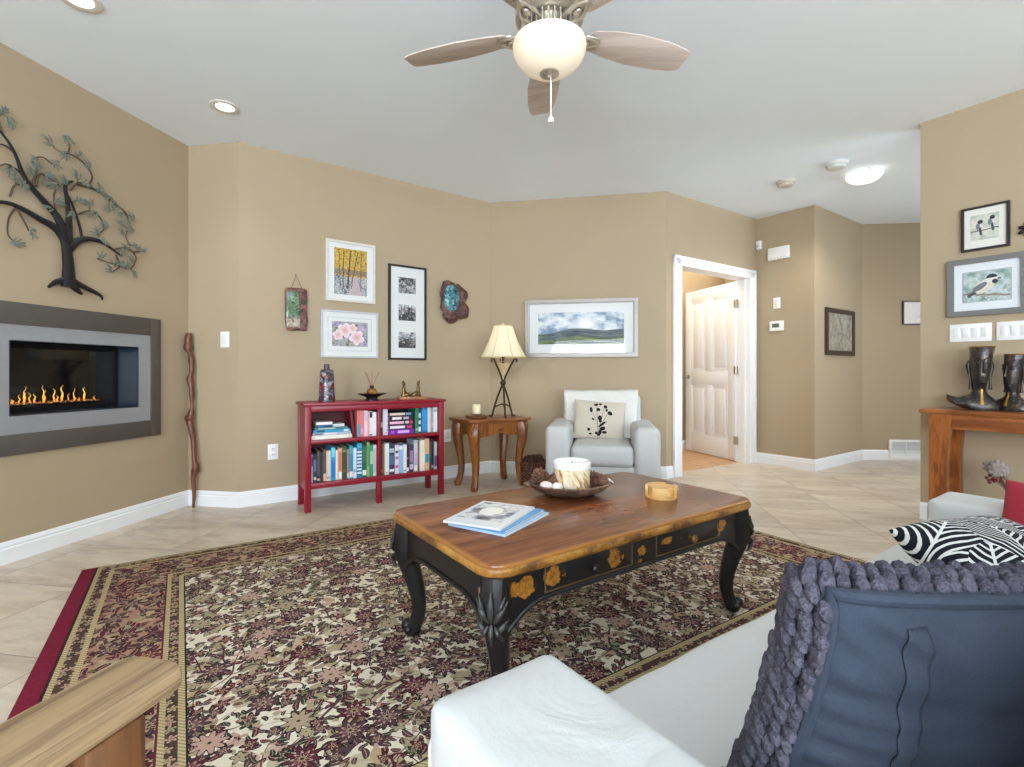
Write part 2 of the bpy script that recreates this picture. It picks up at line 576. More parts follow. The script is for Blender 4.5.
# the side room: walls, wooden floor, lamp
def plan(t, n): return pE + W_EF.d*t + W_EF.out*n
wall('wall_side_room_far', plan(.06, 1.08), plan(2.6, 1.08))
wall('wall_side_room_left', plan(.06, TH+.002), plan(.06, 1.08))
wall('wall_side_room_right', plan(2.6, 1.08), plan(2.6, TH))
baseboard('baseboard_side_room', Wall(plan(.06, 1.08), plan(2.6, 1.08)), None, None)
mb = MB(); mb.bb(.06, 2.6, TH-.02, 1.08, 0, .006)
struct(mb.build('floor_side_room', wood('tan_floorboards', (176, 132, 92), (205, 165, 122), 0, 3, .4), None, W_EF.at(0), W_EF.a, smooth=0))
lp = plan(.42, .78)
lq = plan(1.25, .58)
o = area('side_room_light', (lq.x, lq.y, H-.03), (lq.x, lq.y, 0), 2.1, .7, 30, (1.0, .90, .74))
o.rotation_euler = (0, 0, R(W_EF.a))

# ------------------------------------------------------------------ fireplace
FX = LAB-.805
fire = thing('fireplace', 'wall-mounted linear gas fireplace with dark outer frame, grey panel and flames', 'fireplace', W_AB.at(FX, 0), W_AB.a)
SLATE = plain('dark_slate_frame', (84, 78, 72), .45, .1, .07, 14, .05)
GREYP = plain('brushed_grey_panel', (156, 157, 160), .38, .25, .03, 40)
FBLK = plain('black_firebox_metal', (20, 20, 21), .6, 0, .1, spec=.2)
FBREFL = plain('reveal_metal_blue_reflection', (38, 48, 60), .3, 0, .08)  # bluish reflection put into the dark metal's colour
def ringbox(mb, x0, x1, z0, z1, X0, X1, Z0, Z1, y0, y1, bev=.003):
    """frame: outer rectangle x0..x1, z0..z1 with hole X0..X1, Z0..Z1"""
    mb.bb(x0, X0, y0, y1, z0, z1, bev); mb.bb(X1, x1, y0, y1, z0, z1, bev)
    mb.bb(X0, X1, y0, y1, Z1, z1, bev); mb.bb(X0, X1, y0, y1, z0, Z0, bev)
gx0, gx1, gz0, gz1 = LAB-1.28-FX, LAB-.342-FX, .674, 1.258
ox0, ox1, oz0, oz1 = LAB-1.368-FX, LAB-.262-FX, .565, 1.377
ix0, ix1 = FX0-FX, FX1-FX
mb = MB(); ringbox(mb, ox0, ox1, oz0, oz1, gx0, gx1, gz0, gz1, -.022, 0); mb.build('outer_frame', SLATE, fire, smooth=30)
mb = MB(); ringbox(mb, gx0, gx1, gz0, gz1, ix0, ix1, FZ0, FZ1, -.016, 0, .0); mb.build('face_panel', GREYP, fire, smooth=0)
mb = MB()   # reveal from the face back to the glass
mb.bb(ix0, ix0+.004, -.017, .15, FZ0, FZ1); mb.bb(ix1-.004, ix1, -.017, .15, FZ0, FZ1)
mb.bb(ix0, ix1, -.017, .15, FZ1-.004, FZ1); mb.bb(ix0, ix1, -.017, .15, FZ0, FZ0+.004)
mb.build('reveal', [FBREFL], fire, smooth=0)
mb = MB()   # inner box
ringbox(mb, ix0-.02, ix1+.02, FZ0-.02, FZ1+.02, ix0+.02, ix1-.02, FZ0+.035, FZ1-.035, .146, .16, .002)
mb.bb(ix0-.02, ix1+.02, .40, .42, FZ0-.02, FZ1+.02); mb.bb(ix0-.03, ix0-.02, .16, .42, FZ0-.02, FZ1+.02)
mb.bb(ix1+.02, ix1+.03, .16, .42, FZ0-.02, FZ1+.02); mb.bb(ix0-.02, ix1+.02, .16, .42, FZ1+.02, FZ1+.03)
mb.bb(ix0-.02, ix1+.02, .16, .42, FZ0-.03, FZ0-.02)
mb.build('firebox', FBLK, fire, smooth=0)
mb = MB(); mb.bb(ix0+.03, ix1-.03, .22, .36, FZ0-.02, FZ0+.045, .004); mb.build('burner', FBLK, fire, smooth=30)
mb = MB()
for i in range(240):
    x = random.uniform(ix0+.04, ix1-.04); y = random.uniform(.225, .35)
    mb.ball((x, y, FZ0+.048), random.uniform(.004, .008), 5)
gm = Mat('fire_glass_beads', .2); p = gm.coord(); f = gm.noise(p, 60, 2)
gm.color(gm.ramp(f, [(.3, C(60, 50, 44)), (.7, C(190, 160, 130))])); gm.emit(gm.ramp(f, [(.5, (0, 0, 0, 1)), (.72, (1, .35, .06, 1))]), .8)
o = mb.build('glass_beads', gm.m, fire); o['kind'] = 'stuff'
fm = Mat('gas_flame', .8)
fz = fm.coord().xyz()[2]
fcol = fm.ramp(((fz-(FZ0+.045))/.13).clamp(), [(0, (1, .25, .03, 1)), (.25, (1, .48, .06, 1)), (.6, (1, .62, .16, 1)), (1, (.9, .32, .04, 1))])
fm.color((.05, .02, 0, 1)); fm.emit(fcol, 1.15)
rf = random.Random(5)
for i in range(30):
    x = ix0+.05 + (ix1-ix0-.13)*i/29 + rf.uniform(-.012, .012)
    h = rf.choice([.03, .045, .06, .08, .10, .115]) * rf.uniform(.8, 1.1)
    w = rf.uniform(.0028, .0048)
    y = rf.uniform(.25, .31)
    pts = [(x+math.sin(k*1.7+i)*.004*k/3 + rf.uniform(-.002, .002), y, FZ0+.047+h*k/6) for k in range(7)]
    mb = MB(); mb.tube(pts, [w*.7, w, w*.95, w*.75, w*.5, w*.3, .0006], 6)
    mb.build('flame', fm.m, fire)
mb = MB(); mb.bb(ix0+.015, ix1-.015, .150, .154, FZ0+.03, FZ1-.03); mb.build('glass_front', glass_mat('fireplace_glass', .3), fire, smooth=0)

# ------------------------------------------------------------------ metal tree on the left wall
TB = plain('dark_bronze_tree_metal', (52, 50, 54), .4, .7, .12, 20)
TL = plain('silver_green_leaf_metal', (116, 126, 114), .45, .25, .14, 40)
TT = plain('brown_twig_metal', (92, 76, 64), .45, .6, .1)
tree = thing('tree_wall_art', 'metal tree sculpture with silver-green leaves hung on wall above fireplace', 'wall art', W_AB.at(LAB-.898, 1.500), W_AB.a)
tree.scale = (1, 1, .95)
# outline traced as (sideways, up) in metres from the foot of the trunk
BR = [
 ([(.01, .0), (.01, .12), (0, .25), (-.02, .33)], [.052, .040, .034, .034]),
 ([(-.005, .04), (-.06, .02), (-.105, -.02)], [.028, .02, .008]),
 ([(.01, .03), (.05, -.01), (.075, -.03)], [.028, .02, .009]),
 ([(.03, .04), (.10, .01), (.165, -.02), (.175, -.05)], [.028, .02, .013, .006]),
 ([(.02, .02), (.045, .0), (.06, -.025)], [.022, .016, .007]),
 ([(-.01, .30), (-.045, .40), (-.115, .47), (-.19, .535), (-.24, .60), (-.28, .70), (-.33, .77), (-.40, .82)], [.034, .028, .023, .018, .014, .011, .008, .005]),
 ([(-.005, .28), (-.06, .34), (-.15, .37), (-.24, .40), (-.32, .41), (-.42, .38), (-.52, .34)], [.034, .028, .022, .017, .013, .01, .006]),
 ([(.01, .28), (.012, .40), (.005, .52), (-.005, .62), (.03, .66)], [.03, .022, .016, .012, .008]),
 ([(.015, .24), (.055, .30), (.11, .33), (.17, .33), (.23, .30), (.28, .27)], [.032, .026, .02, .015, .011, .006]),
 ([(.075, .31), (.06, .40), (.035, .49), (.01, .56)], [.012, .01, .009, .007]),
]
TW = [
 [(.02, .60), (.05, .66), (.11, .67), (.17, .655), (.21, .62)],
 [(.11, .67), (.12, .74), (.085, .80), (.03, .82), (-.02, .81)],
 [(-.19, .56), (-.17, .64), (-.185, .70), (-.14, .735), (-.08, .72)],
 [(-.17, .55), (-.155, .63), (-.10, .63), (-.03, .60)],
 [(.05, .65), (.13, .655), (.23, .62), (.30, .57), (.32, .49), (.30, .41), (.335, .36)],
 [(.06, .47), (.11, .51), (.165, .49), (.18, .42), (.15, .37)],
 [(.23, .30), (.29, .33), (.345, .32), (.36, .27), (.33, .20), (.26, .20), (.19, .21), (.145, .215)],
 [(.30, .57), (.34, .555)], [(.25, .27), (.265, .20), (.23, .15)],
 [(-.27, .40), (-.235, .33), (-.205, .285)], [(-.27, .40), (-.31, .33), (-.31, .24), (-.28, .20)],
 [(-.30, .45), (-.28, .52), (-.21, .54), (-.16, .56)], [(-.05, .41), (-.075, .51), (-.06, .57), (-.015, .63)],
 [(.01, .82), (.012, .87), (-.005, .92)], [(.35, .32), (.39, .335)],
 [(-.33, .77), (-.36, .85), (-.33, .90)], [(-.28, .70), (-.33, .72), (-.40, .70)], [(-.42, .38), (-.46, .45), (-.52, .46)],
 [(-.42, .38), (-.44, .30), (-.42, .22)], [(-.40, .82), (-.48, .84), (-.52, .80)], [(-.24, .60), (-.32, .62), (-.38, .58), (-.46, .58)],
]
LV = [(-.31, .86), (-.10, .84), (.0, .90), (-.08, .73), (-.13, .59), (-.06, .60), (-.02, .64), (-.28, .56), (-.31, .60), (-.09, .45), (.03, .46), (.22, .63), (.20, .57), (.27, .555),
      (.335, .55), (.275, .49), (.28, .43), (.14, .38), (.17, .34), (.27, .31), (.385, .345), (.16, .23), (.21, .165), (.28, .215), (.34, .18), (-.20, .285), (-.275, .20), (.06, .55),
      (.11, .55), (-.01, .80), (-.40, .70), (-.52, .46), (-.42, .21), (-.52, .80), (-.46, .58), (-.34, .90), (-.53, .33), (.04, .70), (-.19, .70), (.08, .67), (.155, .67), (.19, .64), (.31, .52), (.315, .46), (.25, .60), (.13, .50), (.18, .45), (.10, .79), (.05, .83), (.33, .26), (.24, .20), (.30, .21), (-.17, .66), (-.10, .64), (-.05, .50), (-.24, .53), (-.19, .62), (.35, .36), (.30, .34)]
def tx(x): return x*1.22 if x > 0 else x*.93
CURVES = []
mb = MB()
for pts, rad in BR:
    pts = [(tx(x), z) for x, z in pts]
    q = catmull([(x, -.022, z) for x, z in pts], 5); rr = lerp_list(rad, len(q))
    CURVES += [(v.x, v.z) for v in q[len(q)//2:]]
    mb.tube(q, [(r*.80, r*.45) for r in rr], 8, ref=(1, 0, 0) if abs(pts[-1][1]-pts[0][1]) > abs(pts[-1][0]-pts[0][0]) else (0, 0, 1))
mb.build('trunk', TB, tree)
for pts in TW:
    q = catmull([(tx(x), -.018-.008*(i % 2), z) for i, (x, z) in enumerate(pts)], 6); CURVES += [(v.x, v.z) for v in q]
    mb = MB(); mb.tube(q, lerp_list([.0056, .003], len(q)), 6); mb.build('twig', TT, tree)
rl = random.Random(3)
for x, z in LV:
    x = tx(x)
    cx, cz = min(CURVES, key=lambda p: (p[0]-x)**2+(p[1]-z)**2)
    dd = math.hypot(x-cx, z-cz)
    base = math.atan2(z-cz, x-cx) if dd > .012 else rl.uniform(0, 2*PI)
    if dd > .012:
        mb = MB(); mb.tube(catmull([(cx, -.020, cz), ((x+cx)/2-(z-cz)*.15, -.026, (z+cz)/2+(x-cx)*.15), (x, -.022, z)], 4), .0022, 6); mb.build('twig', TT, tree)
    mb = MB()
    for k in range(rl.choice([4, 5, 5, 6])):
        side_ = (-1)**k; off = (k//2)*.014
        bx, bz = x-math.cos(base)*off, z-math.sin(base)*off
        a = base + (0 if k == 0 else side_*(.45+.12*(k//2))) + rl.uniform(-.15, .15); L = rl.uniform(.038, .056)
        y = -.02 - rl.uniform(0, .012)
        q = [(bx+math.cos(a)*L*t, y-.008*math.sin(t*PI), bz+math.sin(a)*L*t) for t in (0, .2, .45, .7, .88, 1)]
        mb.tube(q, [(.0012, .001), (.0042, .0012), (.0056, .0012), (.0045, .0012), (.0025, .001), (.0006, .0005)], 6, ref=(math.cos(a+PI/2), 0, math.sin(a+PI/2)))
    mb.build('leaf_cluster', TL, tree)

# walking stick leaning in the corner
mb = MB()
st_pts = [(0, 0, 0), (.004, .002, .10), (-.002, .0, .22), (.018, .0, .30), (.006, .002, .36), (-.004, .004, .50), (-.022, .006, .60), (-.034, .006, .66), (-.018, .008, .72), (-.02, .010, .88), (-.034, .012, .95), (-.022, .014, 1.02), (-.028, .016, 1.12), (-.05, .018, 1.20), (-.048, .02, 1.30)]
q = catmull(st_pts, 5)
mb.tube(q, [max(.008, r*(1+.5*noise.noise(Vector((0, 0, i*.35))))) for i, r in enumerate(lerp_list([.010, .013, .016, .027, .018, .016, .024, .029, .018, .017, .023, .017, .018, .027, .022], len(q)))], 10)
mb.ball((-.026, .004, .63), (.018, .018, .022), 8, amp=.3); mb.ball((.016, -.002, .29), (.016, .014, .02), 8, amp=.3)
o = mb.build('walking_stick', wood('twisted_stick_wood', (66, 34, 20), (122, 72, 46), 2, 8, .4, 10, .3), None, (-2.372, 3.722, 0))
tag(o, 'gnarled brown wooden walking stick leaning in the corner beside fireplace wall', 'walking stick')

# ------------------------------------------------------------------ switches, outlets, sensors
def plate(w, s, z, wd, ht, name, label, cat, kind, group=None, n=1):
    t = thing(name, label, cat, w.at(s, z), w.a, group)
    mb = MB(); mb.box((0, -.004, 0), (wd, .008, ht), bev=.003); mb.build('plate', WHITE_PLASTIC, t, smooth=30)
    if kind == 'switch':
        for k in range(n):
            x = (k-(n-1)/2)*.0458
            mb = MB(); mb.box((x, -.0095, 0), (.030, .006, .062), rot=(R(4), 0, 0), bev=.002); mb.build('rocker', plain('rocker_plastic', (226, 227, 226), .35, 0, .01), t, smooth=30)
    else:
        for zz in (-.021, .021):
            mb = MB(); mb.box((0, -.0085, zz), (.032, .005, .028), bev=.002)
            for xx in (-.006, .006): mb.box((xx, -.0112, zz+.003), (.003, .001, .009), mi=1)
            mb.build('socket', [plain('socket_plastic', (228, 229, 228), .35, 0, .01), BLACK_IRON], t, smooth=30)
    return t
plate(W_BC, .315, 1.25, .074, .118, 'light_switch', 'white light switch on narrow wall beside walking stick', 'light switch', 'switch')
plate(W_CD, .238, .392, .074, .118, 'wall_outlet', 'white wall outlet low on wall left of red bookcase', 'outlet', 'outlet')
plate(W_CD, 1.76, .405, .074, .118, 'wall_outlet', 'white wall outlet between red bookcase and carved side table', 'outlet', 'outlet')
plate(W_FG, .221, 1.757, .076, .12, 'light_switch', 'white switch plate on hall wall between chime box and thermostat', 'light switch', 'switch')
plate(W_JK, .26, 1.26, .205, .115, 'light_switch', 'full white four-rocker switch plate under the grey framed chickadee print', 'light switch', 'switch', None, 4)
plate(W_JK, .487, 1.26, .205, .115, 'light_switch', 'white multi-switch plate cut off by right edge of photo', 'light switch', 'switch', None, 4)
t = thing('thermostat', 'small white thermostat with grey display on hall wall', 'thermostat', W_FG.at(.223, 1.508), W_FG.a)
mb = MB(); mb.box((0, -.012, 0), (.15, .024, .108), bev=.008, seg=3); mb.build('body', WHITE_PLASTIC, t)
mb = MB(); mb.box((-.005, -.0245, .006), (.075, .003, .042), bev=.001); mb.build('display', plain('grey_lcd', (96, 104, 96), .3), t)
t = thing('door_chime', 'white rectangular chime box high on hall wall', 'door chime', W_FG.at(.251, 2.29), W_FG.a)
mb = MB(); mb.box((0, -.022, 0), (.225, .044, .135), bev=.01, seg=3); mb.build('cover', WHITE_PLASTIC, t)
for k in range(5):
    mb = MB(); mb.box((-.07+k*.035, -.0445, -.048), (.02, .002, .006)); mb.build('slot', plain('chime_slot', (180, 180, 176)), t, smooth=0)
t = thing('motion_sensor', 'small white motion sensor in the corner beside door casing', 'sensor', W_FG.at(.035, 2.42), W_FG.a)
mb = MB(); mb.box((0, -.022, 0), (.06, .044, .10), bev=.012, seg=3); mb.build('body', WHITE_PLASTIC, t)
mb = MB(); mb.ball((0, -.042, -.012), (.020, .010, .028), 12); mb.build('lens', plain('sensor_lens', (205, 205, 202), .3), t)
t = thing('floor_vent', 'white return air grille low on the far hall wall', 'vent', W_HI.at(.47, .125), W_HI.a)
mb = MB(); ringbox(mb, -.185, .185, -.11, .11, -.16, .16, -.085, .085, -.022, 0, .003); mb.bb(-.006, .006, -.02, 0, -.085, .085)
mb.build('frame', WHITE_PLASTIC, t, smooth=30)
mb = MB(); mb.bb(-.16, .16, -.003, -.001, -.085, .085); mb.build('backing', plain('vent_shadow', (176, 176, 178)), t, smooth=0)
mb = MB()
for k in range(12): mb.box((0, -.011, -.078+k*.0142), (.32, .0125, .002), rot=(R(35), 0, 0))
mb.build('louvres', WHITE_PLASTIC, t, smooth=0)

# ------------------------------------------------------------------ pictures
def art_autumn():
    M = Mat('autumn_path_painting', .6); x, y, z = M.coord().xyz(); P = M.vec(x, z)
    u = x/.275; v = z/.385     # -.5 .. .5
    n = M.noise(P, 42, 3); n2 = M.noise(P, 90, 2); nb = M.noise(P, 12, 3)
    leaves = M.ramp(n, [(.30, C(92, 78, 36)), (.42, C(176, 132, 46)), (.52, C(222, 184, 74)), (.60, C(128, 128, 62)), (.72, C(232, 208, 120))])
    ground = M.ramp(n2*.6+nb*.4, [(.34, C(60, 66, 82)), (.46, C(120, 130, 140)), (.55, C(206, 208, 204)), (.66, C(110, 112, 74))])
    col = M.mix((v+.08+nb*.1).gt(.03), ground, leaves)
    far = M.mix(n2, C(70, 76, 110), C(130, 120, 90))
    col = M.mix((v+n*.12).smooth(-.02, .0)*(1-(v+n*.1).smooth(.09, .12))*.7, col, far)
    path = ((u-.12-(v+.5)*.02).abs()).lt(.02+(-.02-v)*.42)*v.lt(-.1)
    col = M.mix(path, col, M.mix(n2, C(150, 110, 110), C(226, 214, 214)))
    for x0, k, w in ((-.10, .25, .022), (-.24, .06, .014), (.02, .5, .013), (-.33, -.1, .01), (.3, .05, .01)):
        tr = ((u-x0-(v+.3)*k*.5+(nb-.5)*.08).abs()).lt(w)*v.gt(-.36)*v.lt(.47)
        col = M.mix(tr, col, C(84, 50, 42))
    return M.color(col).m
def art_flower():
    M = Mat('pink_blossom_watercolour', .6); x, y, z = M.coord().xyz(); P = M.vec(x, z)
    n = M.noise(P, 22, 3); n2 = M.noise(P, 60, 2)
    col = M.ramp(n, [(.34, C(70, 84, 62)), (.44, C(150, 160, 130)), (.52, C(178, 170, 190)), (.62, C(122, 116, 140)), (.72, C(206, 202, 206))])
    for i, (cx, cz, r) in enumerate(((-.045, .03, .062), (.055, -.025, .066), (-.10, -.01, .045), (.02, .05, .04), (.10, .05, .03))):
        dx, dz = x-cx, z-cz; rr = (dx*dx+dz*dz).sqrt(); a = dz.atan2(dx)
        lim = ((a*2.5+i).cos().abs()*.35+.68)*r
        m = rr.lt(lim)
        pet = M.mix((rr/lim).clamp(), C(214, 150, 168), C(244, 226, 228)) if i < 4 else M.mix(n2, C(170, 140, 190), C(210, 190, 220))
        col = M.mix(m, col, pet); col = M.mix(rr.lt(r*.16), col, C(214, 190, 100))
    return M.color(col).m
def art_photo(i):
    M = Mat('black_and_white_photo', .5); x, y, z = M.coord().xyz(); P = M.vec(x, z, 3.7*i)
    n = M.noise(P, 28, 5, .7); n2 = M.noise(P, 80, 2)
    v = z/.1
    f = (n*.8+n2*.35+v*(.15 if i else -.05)-.08).clamp()
    col = M.ramp(f, [(.36, C(28, 28, 30)), (.48, C(96, 96, 98)), (.55, C(176, 176, 178)), (.68, C(226, 226, 226))])
    if i == 1:
        for xx in (-.05, -.02, .015, .05): col = M.mix(((x-xx+n*.01).abs()).lt(.003)*z.gt(-.02), col, C(40, 40, 42))
    if i == 2:
        rr = ((x+.035)*(x+.035)+(z+.025)*(z+.025)*2).sqrt(); col = M.mix(rr.lt(.03)*rr.gt(.02), col, C(20, 20, 22))
    return M.color(col).m
def art_pano():
    M = Mat('stormy_hills_painting', .55); x, y, z = M.coord().xyz(); P = M.vec(x*.6, z)
    n = M.noise(P, 9, 5, .6); n2 = M.noise(M.vec(x*.5, z*3), 12, 4, .6); v = z/.31
    sky = M.ramp(n+v*.1, [(.34, C(82, 110, 142)), (.46, C(132, 156, 178)), (.54, C(198, 208, 214)), (.66, C(236, 238, 238))])
    g = ((x-.05)*(x-.05)*9+(v-.12)*(v-.12)*3).sqrt()
    sky = M.mix(1-g.smooth(.1, .55), sky, C(240, 240, 238))
    hill = M.ramp(n2, [(.38, C(40, 54, 64)), (.5, C(70, 86, 88)), (.62, C(104, 116, 104))])
    field = M.ramp(n2, [(.38, C(46, 60, 40)), (.5, C(78, 96, 56)), (.62, C(140, 148, 96))])
    hz = v + .06 - ((x*9+n*4).sin()*.06) - x*.16
    col = M.mix(hz.lt(0), sky, hill); col = M.mix((hz+.16+n2*.12).lt(0), col, field)
    return M.color(col).m
def art_sketch(name, cs, seed):
    M = Mat(name, .6); x, y, z = M.coord().xyz(); P = M.vec(x, z, seed)
    n = M.noise(P, 14, 5, .65); n2 = M.noise(M.vec(x*4, z, seed), 26, 3)
    f = (n*.75+n2*.3).clamp()
    return M.color(M.ramp(f, [(.38, C(*cs[0])), (.5, C(*cs[1])), (.62, C(*cs[2]))])).m
def art_birds():
    """two small birds on a branch"""
    M = Mat('two_birds_on_branch_print', .6); x, y, z = M.coord().xyz(); P = M.vec(x, z)
    n = M.noise(P, 20, 3); n2 = M.noise(P, 60, 2)
    col = M.ramp(n, [(.35, C(176, 186, 170)), (.5, C(206, 208, 194)), (.65, C(222, 216, 204))])
    br = (z+.018-x*.10+(n-.5)*.02).abs().lt(.0035)
    col = M.mix(br, col, C(96, 90, 84))
    for cx, cz, s in ((-.025, .012, 1.0), (.032, .03, 1.0)):
        bx, bz = x-cx, z-cz
        body = ((bx*bx)*(1/.018**2)+(bz*bz)*(1/.026**2)).lt(1); col = M.mix(body, col, M.mix(n2, C(198, 192, 180), C(236, 230, 220)))
        tl = ((bx-.004)-(bz+.03)*-.12).abs().lt(.006)*bz.lt(-.012)*bz.gt(-.062); col = M.mix(tl, col, C(70, 72, 78))
        wg = ((bx+.007)*(bx+.007)*(1/.010**2)+(bz+.004)*(bz+.004)*(1/.020**2)).lt(1); col = M.mix(wg, col, C(120, 124, 130))
        hd = ((bx-.004)*(bx-.004)+(bz-.022)*(bz-.022)).sqrt().lt(.0125); col = M.mix(hd, col, C(44, 44, 48))
    return M.color(col).m
def art_chickadee():
    M = Mat('small_bird_print', .6); x, y, z = M.coord().xyz(); P = M.vec(x, z)
    n = M.noise(P, 16, 4); n2 = M.noise(P, 44, 3)
    col = M.ramp(n, [(.36, C(120, 148, 136)), (.48, C(166, 188, 184)), (.58, C(202, 214, 214)), (.7, C(150, 170, 150))])
    col = M.mix(n2.gt(.58)*z.lt(-.01), col, C(206, 216, 222))
    br = (z+.055+x*.1+(n-.5)*.04).abs().lt(.006); col = M.mix(br, col, C(150, 128, 108))
    bx, bz = x+.01, z-.0
    a = bx*.8+bz*.6; b = bz*.8-bx*.6
    tl = (b+.002).abs().lt(.009)*a.lt(-.03)*a.gt(-.10); col = M.mix(tl, col, C(74, 78, 84))
    body = (a*a*(1/.055**2)+b*b*(1/.036**2)).lt(1); col = M.mix(body, col, M.mix(n2, C(206, 196, 178), C(238, 230, 216)))
    wg = ((a+.02)*(a+.02)*(1/.042**2)+(b-.010)*(b-.010)*(1/.017**2)).lt(1); col = M.mix(wg, col, M.mix(n2, C(84, 90, 98), C(140, 144, 150)))
    hx, hz = bx-.036, bz-.044
    hd = (hx*hx+hz*hz).sqrt().lt(.028); col = M.mix(hd, col, C(226, 226, 222)); col = M.mix(hd*(hz-hx*.1).gt(.004), col, C(40, 50, 62))
    col = M.mix(((hx-.014)*(hx-.014)+(hz+.02)*(hz+.02)).sqrt().lt(.014), col, C(48, 48, 52))
    bk = (hz+.004).abs().lt(.004)*hx.gt(.026)*hx.lt(.042); col = M.mix(bk, col, C(40, 40, 44))
    return M.color(col).m

def picture(name, label, w, s0, s1, z0, z1, fw, fcol, prints, dep=.022, mat_col=(226, 227, 224), glass=True, rough=.4, inner=None, metal=0):
    W_, H_ = s1-s0, z1-z0
    t = thing(name, label, 'picture', w.at((s0+s1)/2, (z0+z1)/2), w.a)
    x, z = W_/2, H_/2
    mb = MB()
    for p in (((-x, -z), (x, -z), (x-fw, -z+fw), (-x+fw, -z+fw)), ((-x, z), (-x+fw, z-fw), (x-fw, z-fw), (x, z)),
              ((-x, -z), (-x+fw, -z+fw), (-x+fw, z-fw), (-x, z)), ((x, -z), (x, z), (x-fw, z-fw), (x-fw, -z+fw))):
        mb.prism(p, 0, dep, M=Matrix.Rotation(R(90), 4, 'X'))
    mb.build('frame', plain('frame_'+name, fcol, rough, metal, .06, 30), t, smooth=30)
    mb = MB(); mb.bb(-x+fw*.9, x-fw*.9, -.010, -.002, -z+fw*.9, z-fw*.9); mb.build('mat_board', plain('mat_board', mat_col, .8, 0, .01), t, smooth=0)
    if inner:
        ic, iw, ix, iz = inner
        mb = MB(); ringbox(mb, -ix, ix, -iz, iz, -ix+iw, ix-iw, -iz+iw, iz-iw, -.0115, -.010, 0); mb.build('inner_border', plain('mat_bevel', ic, .7), t, smooth=0)
    for m, cx, cz, pw, ph in prints:
        mb = MB(); mb.box((0, 0, 0), (pw, .0015, ph)); o = mb.build('print', m, t, (cx, -.0112, cz), smooth=0)
    if glass:
        mb = MB(); mb.bb(-x+fw*.9, x-fw*.9, -.0155, -.0145, -z+fw*.9, z-fw*.9); mb.build('glass', PGLASS, t, smooth=0)
    return t
picture('framed_painting', 'white framed painting of yellow autumn trees over a path', W_CD, .629, 1.047, 1.595, 2.10, .02, (212, 206, 196), [(art_autumn(), 0, 0, .275, .385)])
picture('framed_watercolour', 'white framed watercolour of pink blossoms under the autumn painting', W_CD, .59, 1.074, 1.128, 1.518, .014, (186, 188, 190), [(art_flower(), 0, .003, .30, .205)], inner=((200, 206, 206), .006, .185, .14))
picture('framed_photographs', 'tall narrow black frame holding three black-and-white photographs', W_CD, 1.17, 1.534, 1.118, 1.965, .018, (34, 30, 30), [(art_photo(i), -.005, .245-.245*i, .165, .142) for i in range(3)])
picture('framed_landscape', 'wide silver framed landscape of hills under clouds above white armchair', W_DE, .36, 1.452, 1.156, 1.718, .034, (150, 142, 132), [(art_pano(), 0, 0, .83, .31)], .03, rough=.4, metal=.3, inner=((120, 122, 124), .004, .505, .245))
picture('framed_sketch', 'dark wood framed grey-green drawing on hall wall right of thermostat', W_GH, .226, .925, 1.19, 1.69, .05, (62, 50, 40), [(art_sketch('faded_village_drawing', ((116, 108, 92), (156, 150, 132), (186, 182, 166)), 4), 0, 0, .58, .40)], mat_col=(170, 160, 140))
picture('framed_sketch', 'small thin-framed sketch on far hall wall half hidden by right wall', W_HI, .435, .70, 1.553, 1.825, .012, (70, 60, 52), [(art_sketch('small_floral_sketch', ((150, 136, 120), (226, 218, 208), (232, 226, 218)), 9), 0, 0, .13, .13)], mat_col=(228, 220, 210))
picture('framed_bird_print', 'black framed print of two birds on a branch, upper on right wall', W_JK, .219, .447, 1.781, 2.06, .014, (36, 32, 30), [(art_birds(), -.002, .005, .135, .16)], mat_col=(232, 230, 220))
picture('framed_bird_print', 'wide grey framed print of one chickadee above the switch plates', W_JK, .148, .53, 1.366, 1.735, .034, (112, 112, 108), [(art_chickadee(), 0, 0, .22, .185)], .026, mat_col=(232, 236, 240), rough=.6, inner=((150, 158, 160), .004, .115, .098))

# abalone plaque on a cord
t = thing('shell_plaque', 'hanging dark plaque with iridescent green and pink shell inlay', 'wall plaque', W_CD.at(.403, 1.50), W_CD.a)
M = Mat('dark_plaque_wood', .35); P = M.coord(); f = M.noise(P, 22, 4, .6, .5)
M.color(M.ramp(f, [(.35, C(46, 34, 30)), (.5, C(96, 62, 56)), (.62, C(150, 92, 88)), (.75, C(90, 60, 66))])); M.bump(f, .5, .01)
mb = MB(); mb.soft((0, -.018, 0), (.165, .03, .335), .015, 14, amp=.009, freq=11, seed=3); mb.build('board', M.m, t)
M = Mat('abalone_inlay', .2, .2); P = M.coord(); f = M.noise(P, 24, 4, .6, 1.2); x, y, z = P.xyz()
a = M.ramp(f, [(.32, C(34, 46, 66)), (.45, C(66, 106, 80)), (.52, C(130, 146, 104)), (.6, C(64, 80, 92)), (.72, C(40, 70, 108))])
b = M.ramp(f, [(.35, C(120, 96, 96)), (.5, C(190, 176, 150)), (.65, C(110, 120, 130))])
M.color(M.mix(z.smooth(-.10, -.04), b, a)); M.bump(f, .4, .006)
mb = MB(); mb.soft((-.026, -.034, -.005), (.100, .012, .285), .006, 10, amp=.006, freq=14, seed=5); mb.build('inlay', M.m, t)
mb = MB(); mb.tube([(-.035, -.02, .165), (0, -.006, .275), (.045, -.02, .165)], .0022, 6); mb.build('cord', plain('brown_cord', (88, 70, 54)), t)
mb = MB(); mb.tube([(0, -.012, .275), (0, 0, .275)], .003, 6); mb.build('nail', BLACK_IRON, t)
